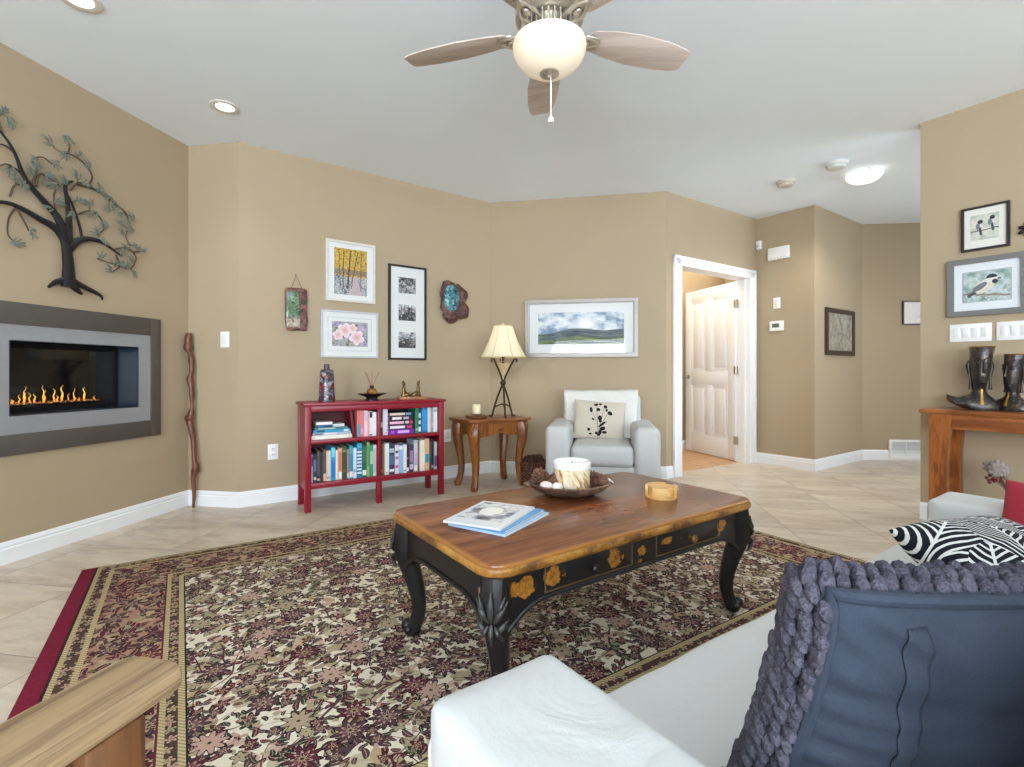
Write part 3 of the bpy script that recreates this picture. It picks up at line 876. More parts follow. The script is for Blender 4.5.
# blue stone on driftwood
t = thing('driftwood_mask', 'irregular brown burl wall piece with a turquoise carved face', 'wall sculpture', W_CD.at(1.815, 1.675), W_CD.a)
M = Mat('burl_bark', .5); P = M.coord(); f = M.noise(P, 22, 5, .65, .6)
M.color(M.ramp(f, [(.34, C(40, 28, 24)), (.5, C(86, 56, 48)), (.62, C(124, 80, 70)), (.75, C(150, 120, 110))])); M.bump(f, .8, .015)
mb = MB()
for cx, cz, rx, rz in ((-.05, .08, .10, .11), (.06, .07, .08, .085), (-.07, -.02, .075, .12), (.07, -.07, .085, .085), (-.04, -.13, .09, .065), (.03, -.02, .09, .10), (.02, .11, .07, .06)):
    mb.ball((cx, -.040, cz), (rx, .03, rz), 16, amp=.35, freq=6)
mb.build('burl', M.m, t)
M = Mat('turquoise_face', .35); P = M.coord(); f = M.noise(P, 26, 4, .6, .8)
M.color(M.ramp(f, [(.35, C(28, 52, 64)), (.5, C(70, 128, 140)), (.6, C(120, 172, 176)), (.72, C(170, 200, 196))])); M.bump(f, .4, .008)
mb = MB()
mb.ball((-.045, -.064, .03), (.085, .030, .125), 20)
mb.tube([(-.036, -.088, .085), (-.030, -.104, .03), (-.028, -.104, .005)], [.007, .011, .016], 8)
for sx in (-1, 1): mb.ball((-.036+sx*.034, -.090, .068), (.020, .008, .009), 10); mb.tube([(-.036+sx*.060, -.082, .084), (-.036+sx*.026, -.095, .098), (-.036+sx*.008, -.093, .084)], .006, 6)
mb.ball((-.030, -.090, -.034), (.028, .009, .009), 10)
mb.build('face', M.m, t)
mb = MB(); mb.ball((-.028, -.096, -.040), (.018, .005, .006), 8)
mb.build('mouth', plain('mouth_dark', (22, 34, 40)), t)

# ------------------------------------------------------------------ red bookcase and books
BK = (-1.472, 3.556, 0); BA = 32.0; BWD, BDP, BHT = 1.075, .315, .785
RED = plain('dark_red_lacquer', (134, 16, 36), .35, 0, .05, 12)
RED_SHADED = plain('shaded_red_back_panel', (88, 12, 24), .5, 0, .05, 12)  # darker red: shade inside the shelves put into the colour
case = thing('bookcase', 'low dark red open bookcase on legs filled with books', 'bookcase', BK, BA)
mb = MB(); mb.bb(-.014, BWD+.014, -.012, BDP+.006, BHT-.022, BHT, .004); mb.build('top', RED, case, smooth=30)
for x in (0, BWD-.042):
    for y in (0, BDP-.042):
        mb = MB(); mb.bb(x, x+.042, y, y+.042, 0, BHT-.022, .003); mb.build('leg', RED, case, smooth=30)
mb = MB(); mb.bb(.517, .557, .0, .04, 0, .165, .003); mb.build('leg', RED, case, smooth=30)
for x in (.006, BWD-.024):
    mb = MB(); mb.bb(x, x+.018, .042, BDP-.042, .155, BHT-.022); mb.build('side_panel', RED, case, smooth=0)
mb = MB(); mb.bb(.042, BWD-.042, BDP-.02, BDP-.008, .165, BHT-.022); mb.build('back_panel', RED_SHADED, case, smooth=0)
mb = MB(); mb.bb(.042, BWD-.042, .004, .03, BHT-.065, BHT-.022, .003); mb.build('apron', RED, case, smooth=30)
SHZ = [(.165, .205), (.488, .515)]
for a, b in SHZ:
    mb = MB(); mb.bb(.03, BWD-.03, .004, BDP-.02, a, b, .003); mb.build('shelf', RED, case, smooth=30)
mb = MB(); mb.bb(.527, .549, .006, BDP-.02, .205, BHT-.03, .002); mb.build('divider', RED, case, smooth=30)

PAGE = plain('book_pages', (226, 218, 200), .8, 0, .04, 90)
BM = Matrix.Translation(BK) @ Matrix.Rotation(R(BA), 4, 'Z')
def cloth(c): return plain('book_cover', c, .5, 0, .04, 40)
def book(x, y, z, th, dp, ht, c, label, group, marks=(), lean=0.0, flat=False, rz=0.0):
    """upright: x thickness, spine at the front (-y); flat: lies down, spine to the front"""
    mats = [cloth(c), PAGE]
    mb = MB(); cv = .0025
    if not flat:
        mb.bb(0, cv, 0, dp, 0, ht); mb.bb(th-cv, th, 0, dp, 0, ht); mb.bb(0, th, -.001, cv, 0, ht, .001, 1)
        mb.bb(cv, th-cv, cv, dp-.004, .003, ht-.004, mi=1)
        for a, b, mc in marks:
            mats.append(cloth(mc)); mb.bb(th*.1, th*.9, -.0022, .001, ht*a, ht*b, mi=len(mats)-1)
    else:   # ht is the length along x here
        mb.bb(0, ht, 0, dp, 0, cv); mb.bb(0, ht, 0, dp, th-cv, th); mb.bb(0, ht, -.001, cv, 0, th, .001, 1)
        mb.bb(.003, ht-.004, cv, dp-.004, cv, th-cv, mi=1)
        for a, b, mc in marks:
            mats.append(cloth(mc)); mb.bb(ht*a, ht*b, -.0022, .001, th*.22, th*.8, mi=len(mats)-1)
    p = BM @ Vector((x, y, z))
    o = mb.build('book', mats, None, p, smooth=0)
    o.rotation_mode = 'XYZ'
    o.rotation_euler = (BM.to_3x3() @ Matrix.Rotation(R(rz), 3, 'Z') @ Matrix.Rotation(R(lean), 3, 'Y')).to_euler()
    tag(o, label, 'book', group)
    return o
W1, WG = (232, 232, 234), (200, 204, 210)
def row(x0, x1, z, items, group, y=.03):
    tot = sum(i[0] for i in items); k = (x1-x0)/tot
    x = x0
    for th, ht, c, label, marks in items:
        jj = random.uniform(0, .012)
        book(x+.0006, y+jj, z, th*k-.0012, random.uniform(.15, .2), ht, c, label, group, marks)
        x += th*k
row(.050, .524, .2055, [
 (14, .200, (214, 208, 226), 'thin white and violet book, first from the left on lower left shelf', ((.6, .95, (120, 60, 130)),)),
 (30, .205, (36, 48, 72), 'navy book second from the left on lower left shelf', ((.1, .2, (190, 200, 210)), (.4, .8, (84, 110, 140)))),
 (32, .232, (44, 34, 34), 'near-black book with brown stripe, third on lower left shelf', ((.05, .12, (196, 150, 130)), (.2, .95, (88, 70, 66)))),
 (26, .215, (62, 56, 62), 'dark grey book between near-black and brown books, lower left shelf', ((.3, .9, (40, 48, 70)),)),
 (30, .232, (104, 76, 62), 'brown book with pale pink foot left of thick cream book', ((.03, .25, (220, 180, 170)),)),
 (44, .222, (218, 210, 190), 'thick cream book left of bright blue one on lower left shelf', ((.08, .14, (170, 150, 120)),)),
 (44, .245, (40, 140, 190), 'bright blue book with pale teal top on lower left shelf', ((.7, .98, (110, 200, 216)), (.1, .6, (30, 120, 184)))),
 (22, .222, (232, 230, 226), 'thin white book right of the bright blue one, lower left shelf', ()),
 (36, .236, (214, 160, 120), 'tan-orange book with white foot on lower left shelf', ((.04, .25, (238, 232, 226)), (.3, .9, (200, 120, 80)))),
 (50, .246, (52, 74, 58), 'thick dark green book right of tan-orange one, lower left shelf', ((.82, .9, (100, 130, 100)), (.2, .3, (90, 90, 70)))),
 (18, .222, (206, 112, 122), 'thin coral red book between dark green and teal books', ((.05, .2, (236, 226, 226)),)),
 (40, .246, (40, 140, 160), 'teal book with white label at its foot, lower left shelf', ((.04, .22, (232, 226, 222)), (.75, .95, (70, 170, 180)))),
 (32, .228, (214, 224, 238), 'pale blue-white book left of the tall spotted blue one', ((.2, .3, (150, 170, 200)),)),
 (56, .262, (36, 120, 156), 'tall thick blue book with column of white marks on spine', tuple((.12+.1*i, .17+.1*i, (220, 232, 238)) for i in range(7)) + ((.86, .97, (60, 170, 190)),)),
 (48, .240, (38, 96, 80), 'dark green book with white foot label, right of spotted blue book', ((.06, .22, (236, 236, 232)), (.5, .9, (70, 110, 80)))),
 (28, .262, (140, 176, 120), 'tall light green book on lower left shelf', ((.3, .9, (96, 150, 90)),)),
 (34, .240, (52, 150, 110), 'emerald green book second from divider on lower left shelf', ((.4, .8, (170, 206, 170)),)),
 (34, .238, (232, 222, 224), 'white book beside the divider on lower left shelf', ((.1, .9, (206, 190, 200)),)),
], 'books on the lower left shelf')
row(.551, 1.030, .2055, [
 (24, .240, (58, 42, 36), 'dark brown book beside divider on lower right shelf', ((.1, .2, (120, 90, 60)),)),
 (22, .245, (130, 112, 92), 'thin taupe book second from divider on lower right shelf', ()),
 (44, .245, (228, 226, 222), 'thick white book left of the navy one, lower right shelf', ((.05, .1, (190, 180, 170)),)),
 (60, .240, (38, 58, 92), 'thick navy book with pale marks on lower right shelf', ((.70, .84, (170, 190, 200)), (.08, .16, (232, 232, 236)), (.3, .62, (74, 104, 134)))),
 (38, .226, (230, 216, 222), 'white book with pink flecks right of navy book', ((.2, .3, (210, 90, 130)), (.5, .6, (170, 120, 150)), (.72, .8, (60, 60, 70)))),
 (46, .220, (150, 186, 220), 'light blue book with white top on lower right shelf', ((.85, .97, (230, 234, 238)),)),
 (36, .226, (228, 232, 236), 'white book right of light blue one, lower right shelf', ((.05, .12, (160, 180, 200)),)),
 (30, .214, (46, 38, 46), 'short black book with white foot, lower right shelf', ((.04, .18, (228, 226, 228)), (.5, .56, (160, 130, 150)))),
 (46, .214, (72, 44, 84), 'short dark purple book with pink marks, lower right shelf', ((.35, .8, (170, 120, 160)), (.1, .3, (206, 180, 200)))),
 (42, .252, (168, 182, 200), 'tall grey-blue book with white foot, lower right shelf', ((.03, .2, (234, 230, 226)), (.6, .9, (190, 200, 214)))),
 (20, .238, (178, 60, 76), 'thin red book left of pale mint one, lower right shelf', ((.05, .14, (60, 40, 40)),)),
 (56, .248, (224, 226, 208), 'thick pale mint and cream book on lower right shelf', ((.05, .4, (238, 228, 218)), (.6, .95, (206, 226, 200)))),
 (50, .258, (226, 160, 134), 'peach book with teal middle band on lower right shelf', ((.25, .52, (40, 150, 170)), (.02, .16, (224, 170, 130)))),
 (22, .240, (60, 78, 62), 'thin dark green book right of peach one, lower right shelf', ()),
 (34, .248, (26, 26, 30), 'black book second from right end, lower right shelf', ((.05, .15, (150, 150, 156)),)),
 (34, .226, (190, 188, 192), 'pale grey book at right end of lower right shelf', ((.1, .5, (96, 80, 120)),)),
], 'books on the lower right shelf')
UL = 'upright books on the upper left shelf'
book(.350, .06, .5155, .018, .16, .200, (120, 24, 40), 'maroon book leaning left against the coral ones', UL, (), -7)
row(.375, .524, .5155, [
 (30, .200, (218, 120, 110), 'coral red book with teal foot on upper left shelf', ((.02, .5, (60, 160, 186)),)),
 (34, .200, (220, 126, 128), 'salmon pink book second of upright books, upper left shelf', ((.1, .3, (226, 150, 190)),)),
 (32, .198, (236, 200, 206), 'pale pink book with lilac top on upper left shelf', ((.6, .95, (206, 190, 220)),)),
 (18, .192, (226, 160, 150), 'thin peach book on upper left shelf', ()),
 (30, .190, (232, 232, 236), 'white book with black top on upper left shelf', ((.74, .97, (36, 44, 48)), (.02, .08, (80, 80, 84)))),
 (36, .182, (236, 238, 242), 'white book beside divider on upper left shelf', ()),
], UL)
FL = 'books lying flat on the upper left shelf'
z = .5155
for th, L, x, dp, c, lab, mk in (
 (.028, .288, .048, .20, (228, 222, 208), 'big cream book at bottom of flat stack, upper left shelf', ((.1, .9, (236, 232, 220)),)),
 (.020, .272, .056, .19, (170, 180, 194), 'grey-blue book second from bottom of flat stack', ((.3, .62, (220, 216, 226)), (.05, .25, (110, 110, 120)))),
 (.020, .264, .060, .18, (44, 146, 190), 'bright sky blue book in middle of flat stack', ((.82, .94, (230, 234, 238)), (.1, .3, (30, 70, 100)))),
 (.016, .236, .072, .17, (60, 120, 120), 'teal-green book above the sky blue one in flat stack', ((.1, .6, (170, 190, 180)),))):
    book(x, .03, z, th, dp, L, c, lab, FL, mk, 0, True); z += th+.0006
book(.200, .05, z, .020, .13, .085, (222, 218, 216), 'small pale grey book on top right of flat stack', FL, (), 0, True)
book(.082, .035, z, .018, .14, .116, (34, 76, 120), 'navy blue book under small white one in flat stack', FL, ((.1, .5, (60, 100, 150)),), 0, True); z += .0186
book(.082, .035, z, .020, .14, .114, (236, 230, 224), 'small white book topmost of flat stack', FL, (), 0, True)
UR = 'upright books on the upper right shelf'
row(.551, .612, .5155, [
 (22, .205, (50, 48, 52), 'black and white book beside divider on upper right shelf', ((.3, .5, (190, 190, 190)),)),
 (36, .208, (214, 210, 220), 'pale lilac-white book left of the purple stack', ((.02, .12, (230, 180, 200)),)),
], UR)
FR = 'books lying flat on the upper right shelf'
z = .5155
for th, L, c, lab, mk in (
 (.038, .208, (118, 20, 150), 'bright purple book at bottom of right-hand flat stack', ((.35, .8, (214, 170, 226)), (.08, .2, (170, 80, 200)))),
 (.036, .200, (44, 20, 48), 'dark plum book with white lettering bars above purple one', ((.05, .66, (236, 224, 236)), (.74, .95, (200, 50, 130)))),
 (.034, .204, (56, 24, 44), 'dark book with pink bar, middle of right-hand flat stack', ((.04, .6, (236, 180, 206)), (.66, .8, (206, 200, 206)), (.84, .97, (206, 40, 110)))),
 (.034, .198, (58, 26, 56), 'dark book with white bar, second from top of right-hand stack', ((.14, .52, (232, 222, 226)), (.6, .82, (170, 170, 190)))),
 (.030, .200, (34, 44, 66), 'navy book with cream bar topmost of right-hand flat stack', ((.04, .66, (222, 200, 176)), (.7, .9, (110, 150, 180))))):
    book(.618, .03, z, th, .17, L, c, lab, FR, mk, 0, True); z += th+.0006
row(.836, 1.030, .5155, [
 (34, .204, (40, 120, 84), 'green book right of the purple stack, upper right shelf', ((.1, .2, (120, 180, 140)),)),
 (28, .200, (46, 44, 54), 'black book with white blocks right of green one', ((.05, .25, (230, 230, 232)), (.35, .5, (220, 220, 226)), (.6, .8, (200, 204, 214)))),
 (62, .206, (30, 112, 172), 'thick blue book on upper right shelf', ((.1, .9, (44, 140, 196)),)),
 (34, .204, (206, 204, 196), 'stone grey book right of thick blue one', ()),
 (24, .200, (150, 150, 158), 'thin mid-grey book second from right end, upper right shelf', ((.2, .4, (200, 160, 170)),)),
 (44, .206, (230, 232, 234), 'white book at right end of upper right shelf', ((.8, .9, (170, 180, 190)),)),
], UR)

# things on the bookcase
def on_case(x, y): return tuple(BM @ Vector((x, y, BHT)))
M = Mat('patchwork_vase_glaze', .25); P = M.coord(); d, c, _ = M.voro(P, 42, .9); h = c.rgb()[0]
M.color(M.mix(M.noise(P, 40, 2).gt(.57), M.ramp(h, [(0, C(96, 100, 112)), (.3, C(140, 30, 50)), (.5, C(70, 66, 72)), (.68, C(150, 150, 156)), (.82, C(110, 28, 40)), (.93, C(44, 36, 40))], True), C(60, 48, 54)))
t = thing('vase', 'tall tapering mosaic bottle vase in grey and red on bookcase', 'vase', on_case(.175, .13), BA)
mb = MB(); mb.lathe([(0, 0), (.060, 0), (.061, .01), (.054, .12), (.048, .225), (.043, .240), (.020, .244)], 24); mb.build('body', M.m, t)
mb = MB(); mb.lathe([(.021, .242), (.020, .280), (.022, .282), (.012, .282), (.010, .24)], 18); mb.build('neck', plain('vase_neck', (74, 60, 58), .4), t)
t = thing('dish', 'black footed dish under the reed diffuser on bookcase', 'dish', on_case(.515, .13), BA)
mb = MB(); mb.lathe([(0, 0), (.055, 0), (.055, .006), (.042, .014), (.046, .026), (.075, .038), (.112, .052), (.114, .055), (.07, .045), (0, .043)], 32); mb.build('bowl', plain('black_dish_glaze', (28, 24, 24), .3), t)
dz = BHT+.0435
p = BM @ Vector((.515, .13, dz))
t = thing('reed_diffuser', 'amber glass reed diffuser with three reeds on the black dish', 'reed diffuser', p, BA)
M = Mat('amber_glass', .1); f = M.noise(M.coord(), 14, 2); M.color(M.ramp(f, [(.3, C(88, 50, 20)), (.6, C(160, 104, 40)), (.75, C(196, 150, 80))]))
mb = MB(); mb.lathe([(0, 0), (.028, 0), (.039, .015), (.040, .03), (.031, .048), (.014, .055)], 24); mb.build('bottle', M.m, t)
mb = MB(); mb.lathe([(.016, .052), (.017, .072), (.010, .073), (.008, .05)], 18); mb.build('collar', BLACK_IRON, t)
for a, b in (((-.052, .175), .0026), ((.003, .18), .0024), ((.058, .18), .0026), ((-.044, .178), .0024)):
    mb = MB(); mb.tube([(0, 0, .06), (a[0], random.uniform(-.01, .01), a[1])], b, 6); mb.build('reed', plain('diffuser_reed', (150, 104, 82), .7), t)
t = thing('figurine', 'pair of small seated bronze figures facing each other on wooden base', 'figurine', on_case(.835, .12), BA)
BRZ = plain('aged_bronze', (110, 88, 50), .35, .7, .15, 40)
mb = MB(); mb.box((0, 0, .011), (.215, .08, .020), bev=.004); mb.box((0, 0, .002), (.20, .07, .004)); mb.build('base', wood('figurine_base_wood', (128, 80, 50), (190, 136, 96), 0, 8, .5), t, smooth=30)
for s_ in (-1, 1):
    mb = MB(); x = .062*s_
    mb.lathe([(0, 0), (.024, 0), (.025, .012), (.019, .03), (.0145, .050), (.0165, .070), (.011, .080), (.006, .086), (.0055, .094)], 14, c=(x, 0, .022), sy=.8)
    mb.ball((x, 0, .128), (.0145, .0135, .0175), 12); mb.ball((x+.006*s_, 0, .146), (.008, .008, .007), 10)
    for q in (-1, 1):
        mb.tube(catmull([(x, .014*q, .034), (x-.03*s_, .024*q, .046), (x-.052*s_, .012*q, .030)], 4), [.011]*4+[.009]*5, 8)
        mb.tube(catmull([(x, .015*q, .088), (x-.006*s_, .022*q, .066), (x-.028*s_, .014*q, .050)], 4), .0055, 8)
    mb.build('figure', BRZ, t)
mb = MB(); mb.lathe([(0, 0), (.012, 0), (.015, .012), (.011, .02), (0, .021)], 12, c=(.012, 0, .022)); mb.build('drum', BRZ, t)

# ------------------------------------------------------------------ carved side table
STL = (-.196, 4.463, 0); SA = 33.0; SZ = .605
OAK = wood('honey_brown_wood', (88, 47, 17), (152, 92, 38), 2, 4, .3, 8, .12)
OAKT = wood('brown_table_top', (92, 48, 22), (150, 88, 44), 0, 4, .28, 8, .1)
table = thing('side_table', 'carved brown wooden side table with curved legs between bookcase and armchair', 'side table', STL, SA)
mb = MB()
tp = [(-.28, -.19), (.28, -.19), (.28, .19), (-.28, .19)]
mb.box((0, 0, SZ-.012), (.62, .40, .026), bev=.008, seg=3); mb.box((0, 0, SZ-.031), (.57, .36, .018), bev=.005)
mb.build('top', OAKT, table, smooth=30)
def apron_face(mb, L, y, z0, z1, rot, M0):
    # scalloped board: lower edge rises toward the middle
    pts = [(-L/2, z1), (L/2, z1)]
    for i in range(13):
        u = 1-2*i/12
        pts.append((u*L/2, z0 + .022*(1-abs(u))**.7 + (.012 if abs(u) < .3 else 0)))
    mb.prism(pts, -.011, .011, M=M0 @ Matrix.Rotation(rot, 4, 'Z') @ Matrix.Translation((0, y, 0)) @ Matrix.Rotation(R(90), 4, 'X'))
for rot, L, y in ((0, .47, -.15), (PI, .47, -.15), (PI/2, .28, -.24), (-PI/2, .28, -.24)):
    mb = MB(); apron_face(mb, L, y, .445, SZ-.036, rot, Matrix()); mb.build('apron', OAK, table, smooth=30)
for sx in (-1, 1):
    for sy in (-1, 1):
        mb = MB(); d = Vector((sx, sy*.85, 0)).normalized()
        b = Vector((sx*.222, sy*.135, 0))
        pr = [(SZ-.04, .010, .040), (.52, .024, .046), (.46, .030, .046), (.38, .020, .039), (.28, .002, .032), (.18, -.006, .028), (.10, .002, .027), (.05, .018, .029), (.02, .028, .028), (0, .028, .022)]
        q = catmull([(b.x+d.x*o, b.y+d.y*o, z) for z, o, r in pr], 3)
        mb.tube(q, lerp_list([r for _, _, r in pr], len(q)), 10, sq=.25, ref=(d.x, d.y, .01))
        mb.ball((b.x+d.x*.05, b.y+d.y*.05, .03), (.015, .015, .014), 10)
        lg = mb.build('leg', OAK, table)
        mb = MB()
        for k in range(5):
            zz = .47+.022*k; o = .070-.004*abs(k-2)
            mb.ball((b.x+d.x*o, b.y+d.y*o, zz), (.016, .016, .016), 8)
        mb.build('carving', OAK, lg)
mb = MB(); mb.ball((0, -.165, .52), (.03, .008, .016), 10); mb.build('rosette', OAK, table)

# lamp on the side table
LB = (-.080, 4.50, SZ)
t = thing('table_lamp', 'table lamp with cream bell shade on twisted dark iron tripod', 'lamp', LB, 12)
t.scale = (1.1, 1.1, 1.0)
IRN = plain('bronze_lamp_iron', (74, 56, 42), .45, .7, .12, 30)
for k in range(3):
    a = 2*PI*k/3 + .5
    c_, s_ = math.cos(a), math.sin(a)
    prof = [(.125, .012), (.112, .004), (.098, .010), (.085, .06), (.052, .17), (.012, .275), (-.012, .34), (-.045, .42), (-.078, .485), (-.092, .515), (-.108, .522), (-.118, .508), (-.110, .495)]
    mb = MB(); mb.tube(catmull([(c_*r, s_*r, z) for r, z in prof], 4), .0082, 8); mb.build('leg', IRN, t)
mb = MB()
for z, r in ((.085, .078),):
    for k in range(3):
        a0 = 2*PI*k/3+.5; a1 = a0+2*PI/3
        P0 = Vector((math.cos(a0)*r, math.sin(a0)*r, z)); P1 = Vector((math.cos(a1)*r, math.sin(a1)*r, z)); m_ = (P0+P1)/2*.35+Vector((0, 0, z*.65+.03))
        mb.tube(catmull([P0, m_, P1], 6), .005, 8)
mb.lathe([(.018, .29), (.024, .30), (.024, .315), (.018, .325)], 16)
mb.build('stretcher', IRN, t)
mb = MB(); mb.lathe([(0, .33), (.010, .335), (.014, .345), (.010, .355), (.022, .38), (.045, .43), (.062, .470), (.066, .478), (.055, .48), (0, .476)], 24); mb.build('urn', plain('marbled_cream_urn', (196, 172, 128), .35, 0, .16, 26), t)
mb = MB(); mb.lathe([(.008, .478), (.008, .52), (.014, .525), (.014, .56), (0, .562)], 12); mb.tube([(0, 0, .55), (0, 0, .822)], .003, 6); mb.build('socket', IRN, t)
SM = Mat('cream_shade_fabric', .8)
n = SM.n; x, y, z = SM.coord().xyz(); an = y.atan2(x)
shade_c = SM.mix(((an*3.5).cos().abs()).smooth(.0, .12), C(206, 186, 140), C(246, 240, 220)); SM.color(shade_c)
tl = n.nodes.new('ShaderNodeBsdfTranslucent'); n.links.new(shade_c.k, tl.inputs[0])
mx = n.nodes.new('ShaderNodeMixShader'); mx.inputs[0].default_value = .45
n.links.new(SM.b.outputs[0], mx.inputs[1]); n.links.new(tl.outputs[0], mx.inputs[2]); n.links.new(mx.outputs[0], n.nodes['Material Output'].inputs['Surface'])
def shade_fn(a, z): return 1-.05*abs(math.sin(3.5*a))
SP = [(.198, .535), (.190, .545), (.160, .600), (.126, .675), (.098, .755), (.082, .815)]
mb = MB(); mb.lathe(SP + [(r-.002, z) for r, z in SP[::-1]] + [SP[0]], 56, fn=shade_fn); sh = mb.build('lamp_shade', SM.m, t, smooth=60)
GOLD = plain('cream_gold_trim', (214, 196, 150), .6)
mb = MB()
mb.tube([(.199*shade_fn(a, 0)*math.cos(a), .199*shade_fn(a, 0)*math.sin(a), .536) for a in [2*PI*k/56 for k in range(56)]], .0035, 6, close=True)
mb.tube([(.083*shade_fn(a, 0)*math.cos(a), .083*shade_fn(a, 0)*math.sin(a), .816) for a in [2*PI*k/56 for k in range(56)]], .0035, 6, close=True)
mb.build('shade_trim', GOLD, sh)
mb = MB(); mb.tube([(-.08, 0, .812), (.08, 0, .812)], .0025, 6); mb.lathe([(0, .81), (.008, .815), (.012, .83), (.007, .842), (0, .846)], 12); mb.build('finial', GOLD, t)
point('table_lamp_bulb', (LB[0], LB[1], SZ+.66), 2.0, (1, .94, .84), .03)

# candle on a glass dish
cp = Matrix.Translation(STL) @ Matrix.Rotation(R(SA), 4, 'Z') @ Vector((-.155, -.03, SZ))
t = thing('candle_dish', 'clear glass dish holding the cream candle on side table', 'dish', cp, 0)
mb = MB(); mb.lathe([(0, 0), (.07, 0), (.085, .006), (.102, .024), (.104, .026), (.085, .012), (.04, .008), (0, .008)], 32); mb.build('bowl', plain('brown_dish_rim', (140, 100, 66), .2), t)
mb = MB(); mb.lathe([(.02, .008), (.012, .016), (.02, .030), (.055, .038), (.058, .042), (.02, .040), (0, .040)], 28); mb.build('pedestal', glass_mat('clear_dish_glass', 3, (.9, .92, .92, 1)), t)
t = thing('candle', 'small cream pillar candle on the glass dish', 'candle', (cp.x, cp.y, cp.z+.0405), 0)
mb = MB(); mb.lathe([(0, 0), (.034, 0), (.035, .004), (.035, .076), (.031, .082), (.024, .080), (0, .076)], 24); mb.build('wax', plain('cream_wax', (236, 224, 190), .5, 0, .02), t)
mb = MB(); mb.tube([(0, 0, .074), (.001, 0, .088)], .0012, 6); mb.build('wick', BLACK_IRON, t)

# wicker basket
M = Mat('woven_wicker', .7); x, y, z = M.coord().xyz()
wv = ((x+y)*190).sin()*((z*230).sin()); f = M.noise(M.coord(), 26, 3)
M.color(M.mix(f, M.mix(wv.gt(0), C(86, 54, 38), C(126, 84, 58)), C(96, 60, 44))); M.bump(wv, .8, .01)
t = thing('wicker_basket', 'brown woven basket on the floor between side table and armchair', 'basket', (.19, 4.50, 0), -10)
mb = MB(); mb.box((0, 0, .10), (.21, .21, .20), bev=.02, seg=3, taper=(.88, .88)); mb.build('body', M.m, t)
mb = MB()
for k in range(4):
    a = k*PI/2; c_, s_ = math.cos(a), math.sin(a)
    mb.tube([(c_*.105-s_*u*.105, s_*.105+c_*u*.105, .20) for u in (-1, -.5, 0, .5, 1)], .012, 8)
mb.build('rim', M.m, t)
mb = MB()
for k in range(16):
    mb.ball((random.uniform(-.07, .07), random.uniform(-.07, .07), .205+random.uniform(0, .035)), (.035, .03, .022), 8, amp=.5, rot=(k, k*.7, 0))
o = mb.build('contents', plain('dark_basket_filling', (72, 42, 32), .8, 0, .25, 60), t); o['kind'] = 'stuff'

# ------------------------------------------------------------------ white upholstery
def slip(name, c=(199, 200, 199)):
    M = Mat(name, .8, 0, .2); P = M.coord(); f = M.noise(P, 4, 3)
    a = C(*c); M.color(M.mix(f, tuple(x*.96 for x in a[:3])+(1,), a))
    wr = M.noise(P, 7, 4, .55, .8); M.bump(wr + M.noise(P, 420, 2)*.05, .45, .016)
    return M.m
SLIP = slip('white_slipcover')
FOOT = wood('dark_foot_wood', (50, 34, 24), (76, 52, 38), 2, 6)
def arm_shape(mb, x0, x1, y0, y1, z0, z1, seed, rr=.022):
    mb.soft(((x0+x1)/2, (y0+y1)/2, (z0+z1)/2), (x1-x0, y1-y0, z1-z0), rr, 20, (.004, .004, .006), .003, 5, seed=seed)

chair = thing('armchair', 'white slipcovered armchair with throw facing the coffee table', 'armchair', (.262, 3.955, 0), -10)
AW, AD = .885, .80
mb = MB(); arm_shape(mb, 0, .195, .0, AD, .045, .578, 1, .045); mb.build('arm', SLIP, chair, smooth=60)
mb = MB(); arm_shape(mb, AW-.195, AW, .0, AD, .045, .578, 2, .045); mb.build('arm', SLIP, chair, smooth=60)
mb = MB(); mb.soft((AW/2, .39, .16), (AW-.37, .72, .22), .02, 12, amp=.003, seed=3); mb.build('base', SLIP, chair, smooth=60)
mb = MB(); mb.soft((AW/2, .335, .345), (AW-.395, .66, .165), .045, 16, (0, .012, .018), .004, 5, seed=4); mb.build('seat_cushion', SLIP, chair, smooth=60)
mb = MB(); mb.soft((AW/2, .70, .50), (AW-.20, .20, .62), .05, 14, (0, .01, .01), .004, 5, seed=5, M=None); mb.build('backrest', SLIP, chair, smooth=60)
for x in (.06, AW-.06):
    for y in (.07, AD-.07):
        mb = MB(); mb.lathe([(0, 0), (.018, 0), (.024, .05), (0, .05)], 12, c=(x, y, 0)); mb.build('foot', FOOT, chair)
# the throw: over the back, fringed edge on the seat
TH_M = Mat('white_knit_throw', .9, 0, .1); x, y, z = TH_M.coord().xyz(); kk = ((x*330).sin()*(z*260+y*260).sin())
TH_M.color(TH_M.mix(TH_M.noise(TH_M.coord(), 8, 2), C(222, 221, 214), C(240, 239, 233))); TH_M.bump(kk, .5, .006)
Cp = Matrix.Translation((.262, 3.955, 0)) @ Matrix.Rotation(R(-10), 4, 'Z')
def throw_fn(u, v):
    x = .115+.635*u
    path = [(.50, .440), (.56, .455), (.585, .55), (.582, .68), (.590, .78), (.63, .836), (.70, .842), (.79, .83), (.825, .76), (.828, .60), (.83, .45)]
    q = v*(len(path)-1); k = min(int(q), len(path)-2); f = q-k
    y = path[k][0]*(1-f)+path[k+1][0]*f; zz = path[k][1]*(1-f)+path[k+1][1]*f
    w = noise.noise(Vector((x*8, v*5, 1)))*.010 + .008*math.sin(u*15+v*2)
    slant = .03*(u-.5)*(1 if .3 < v < .8 else 0)
    return Vector((x + .02*math.sin(v*9)*(.5-u), y-.012-abs(w)*.5, zz+w*.3+slant*.3))
mb = MB(); mb.grid(throw_fn, 28, 40)
o = mb.build('throw_blanket', TH_M.m, None, (.262, 3.955, 0), -10, smooth=60)
sd = o.modifiers.new('thick', 'SOLIDIFY'); sd.thickness = .010; sd.offset = 0
tag(o, 'white knitted throw draped over back of the white armchair', 'throw')

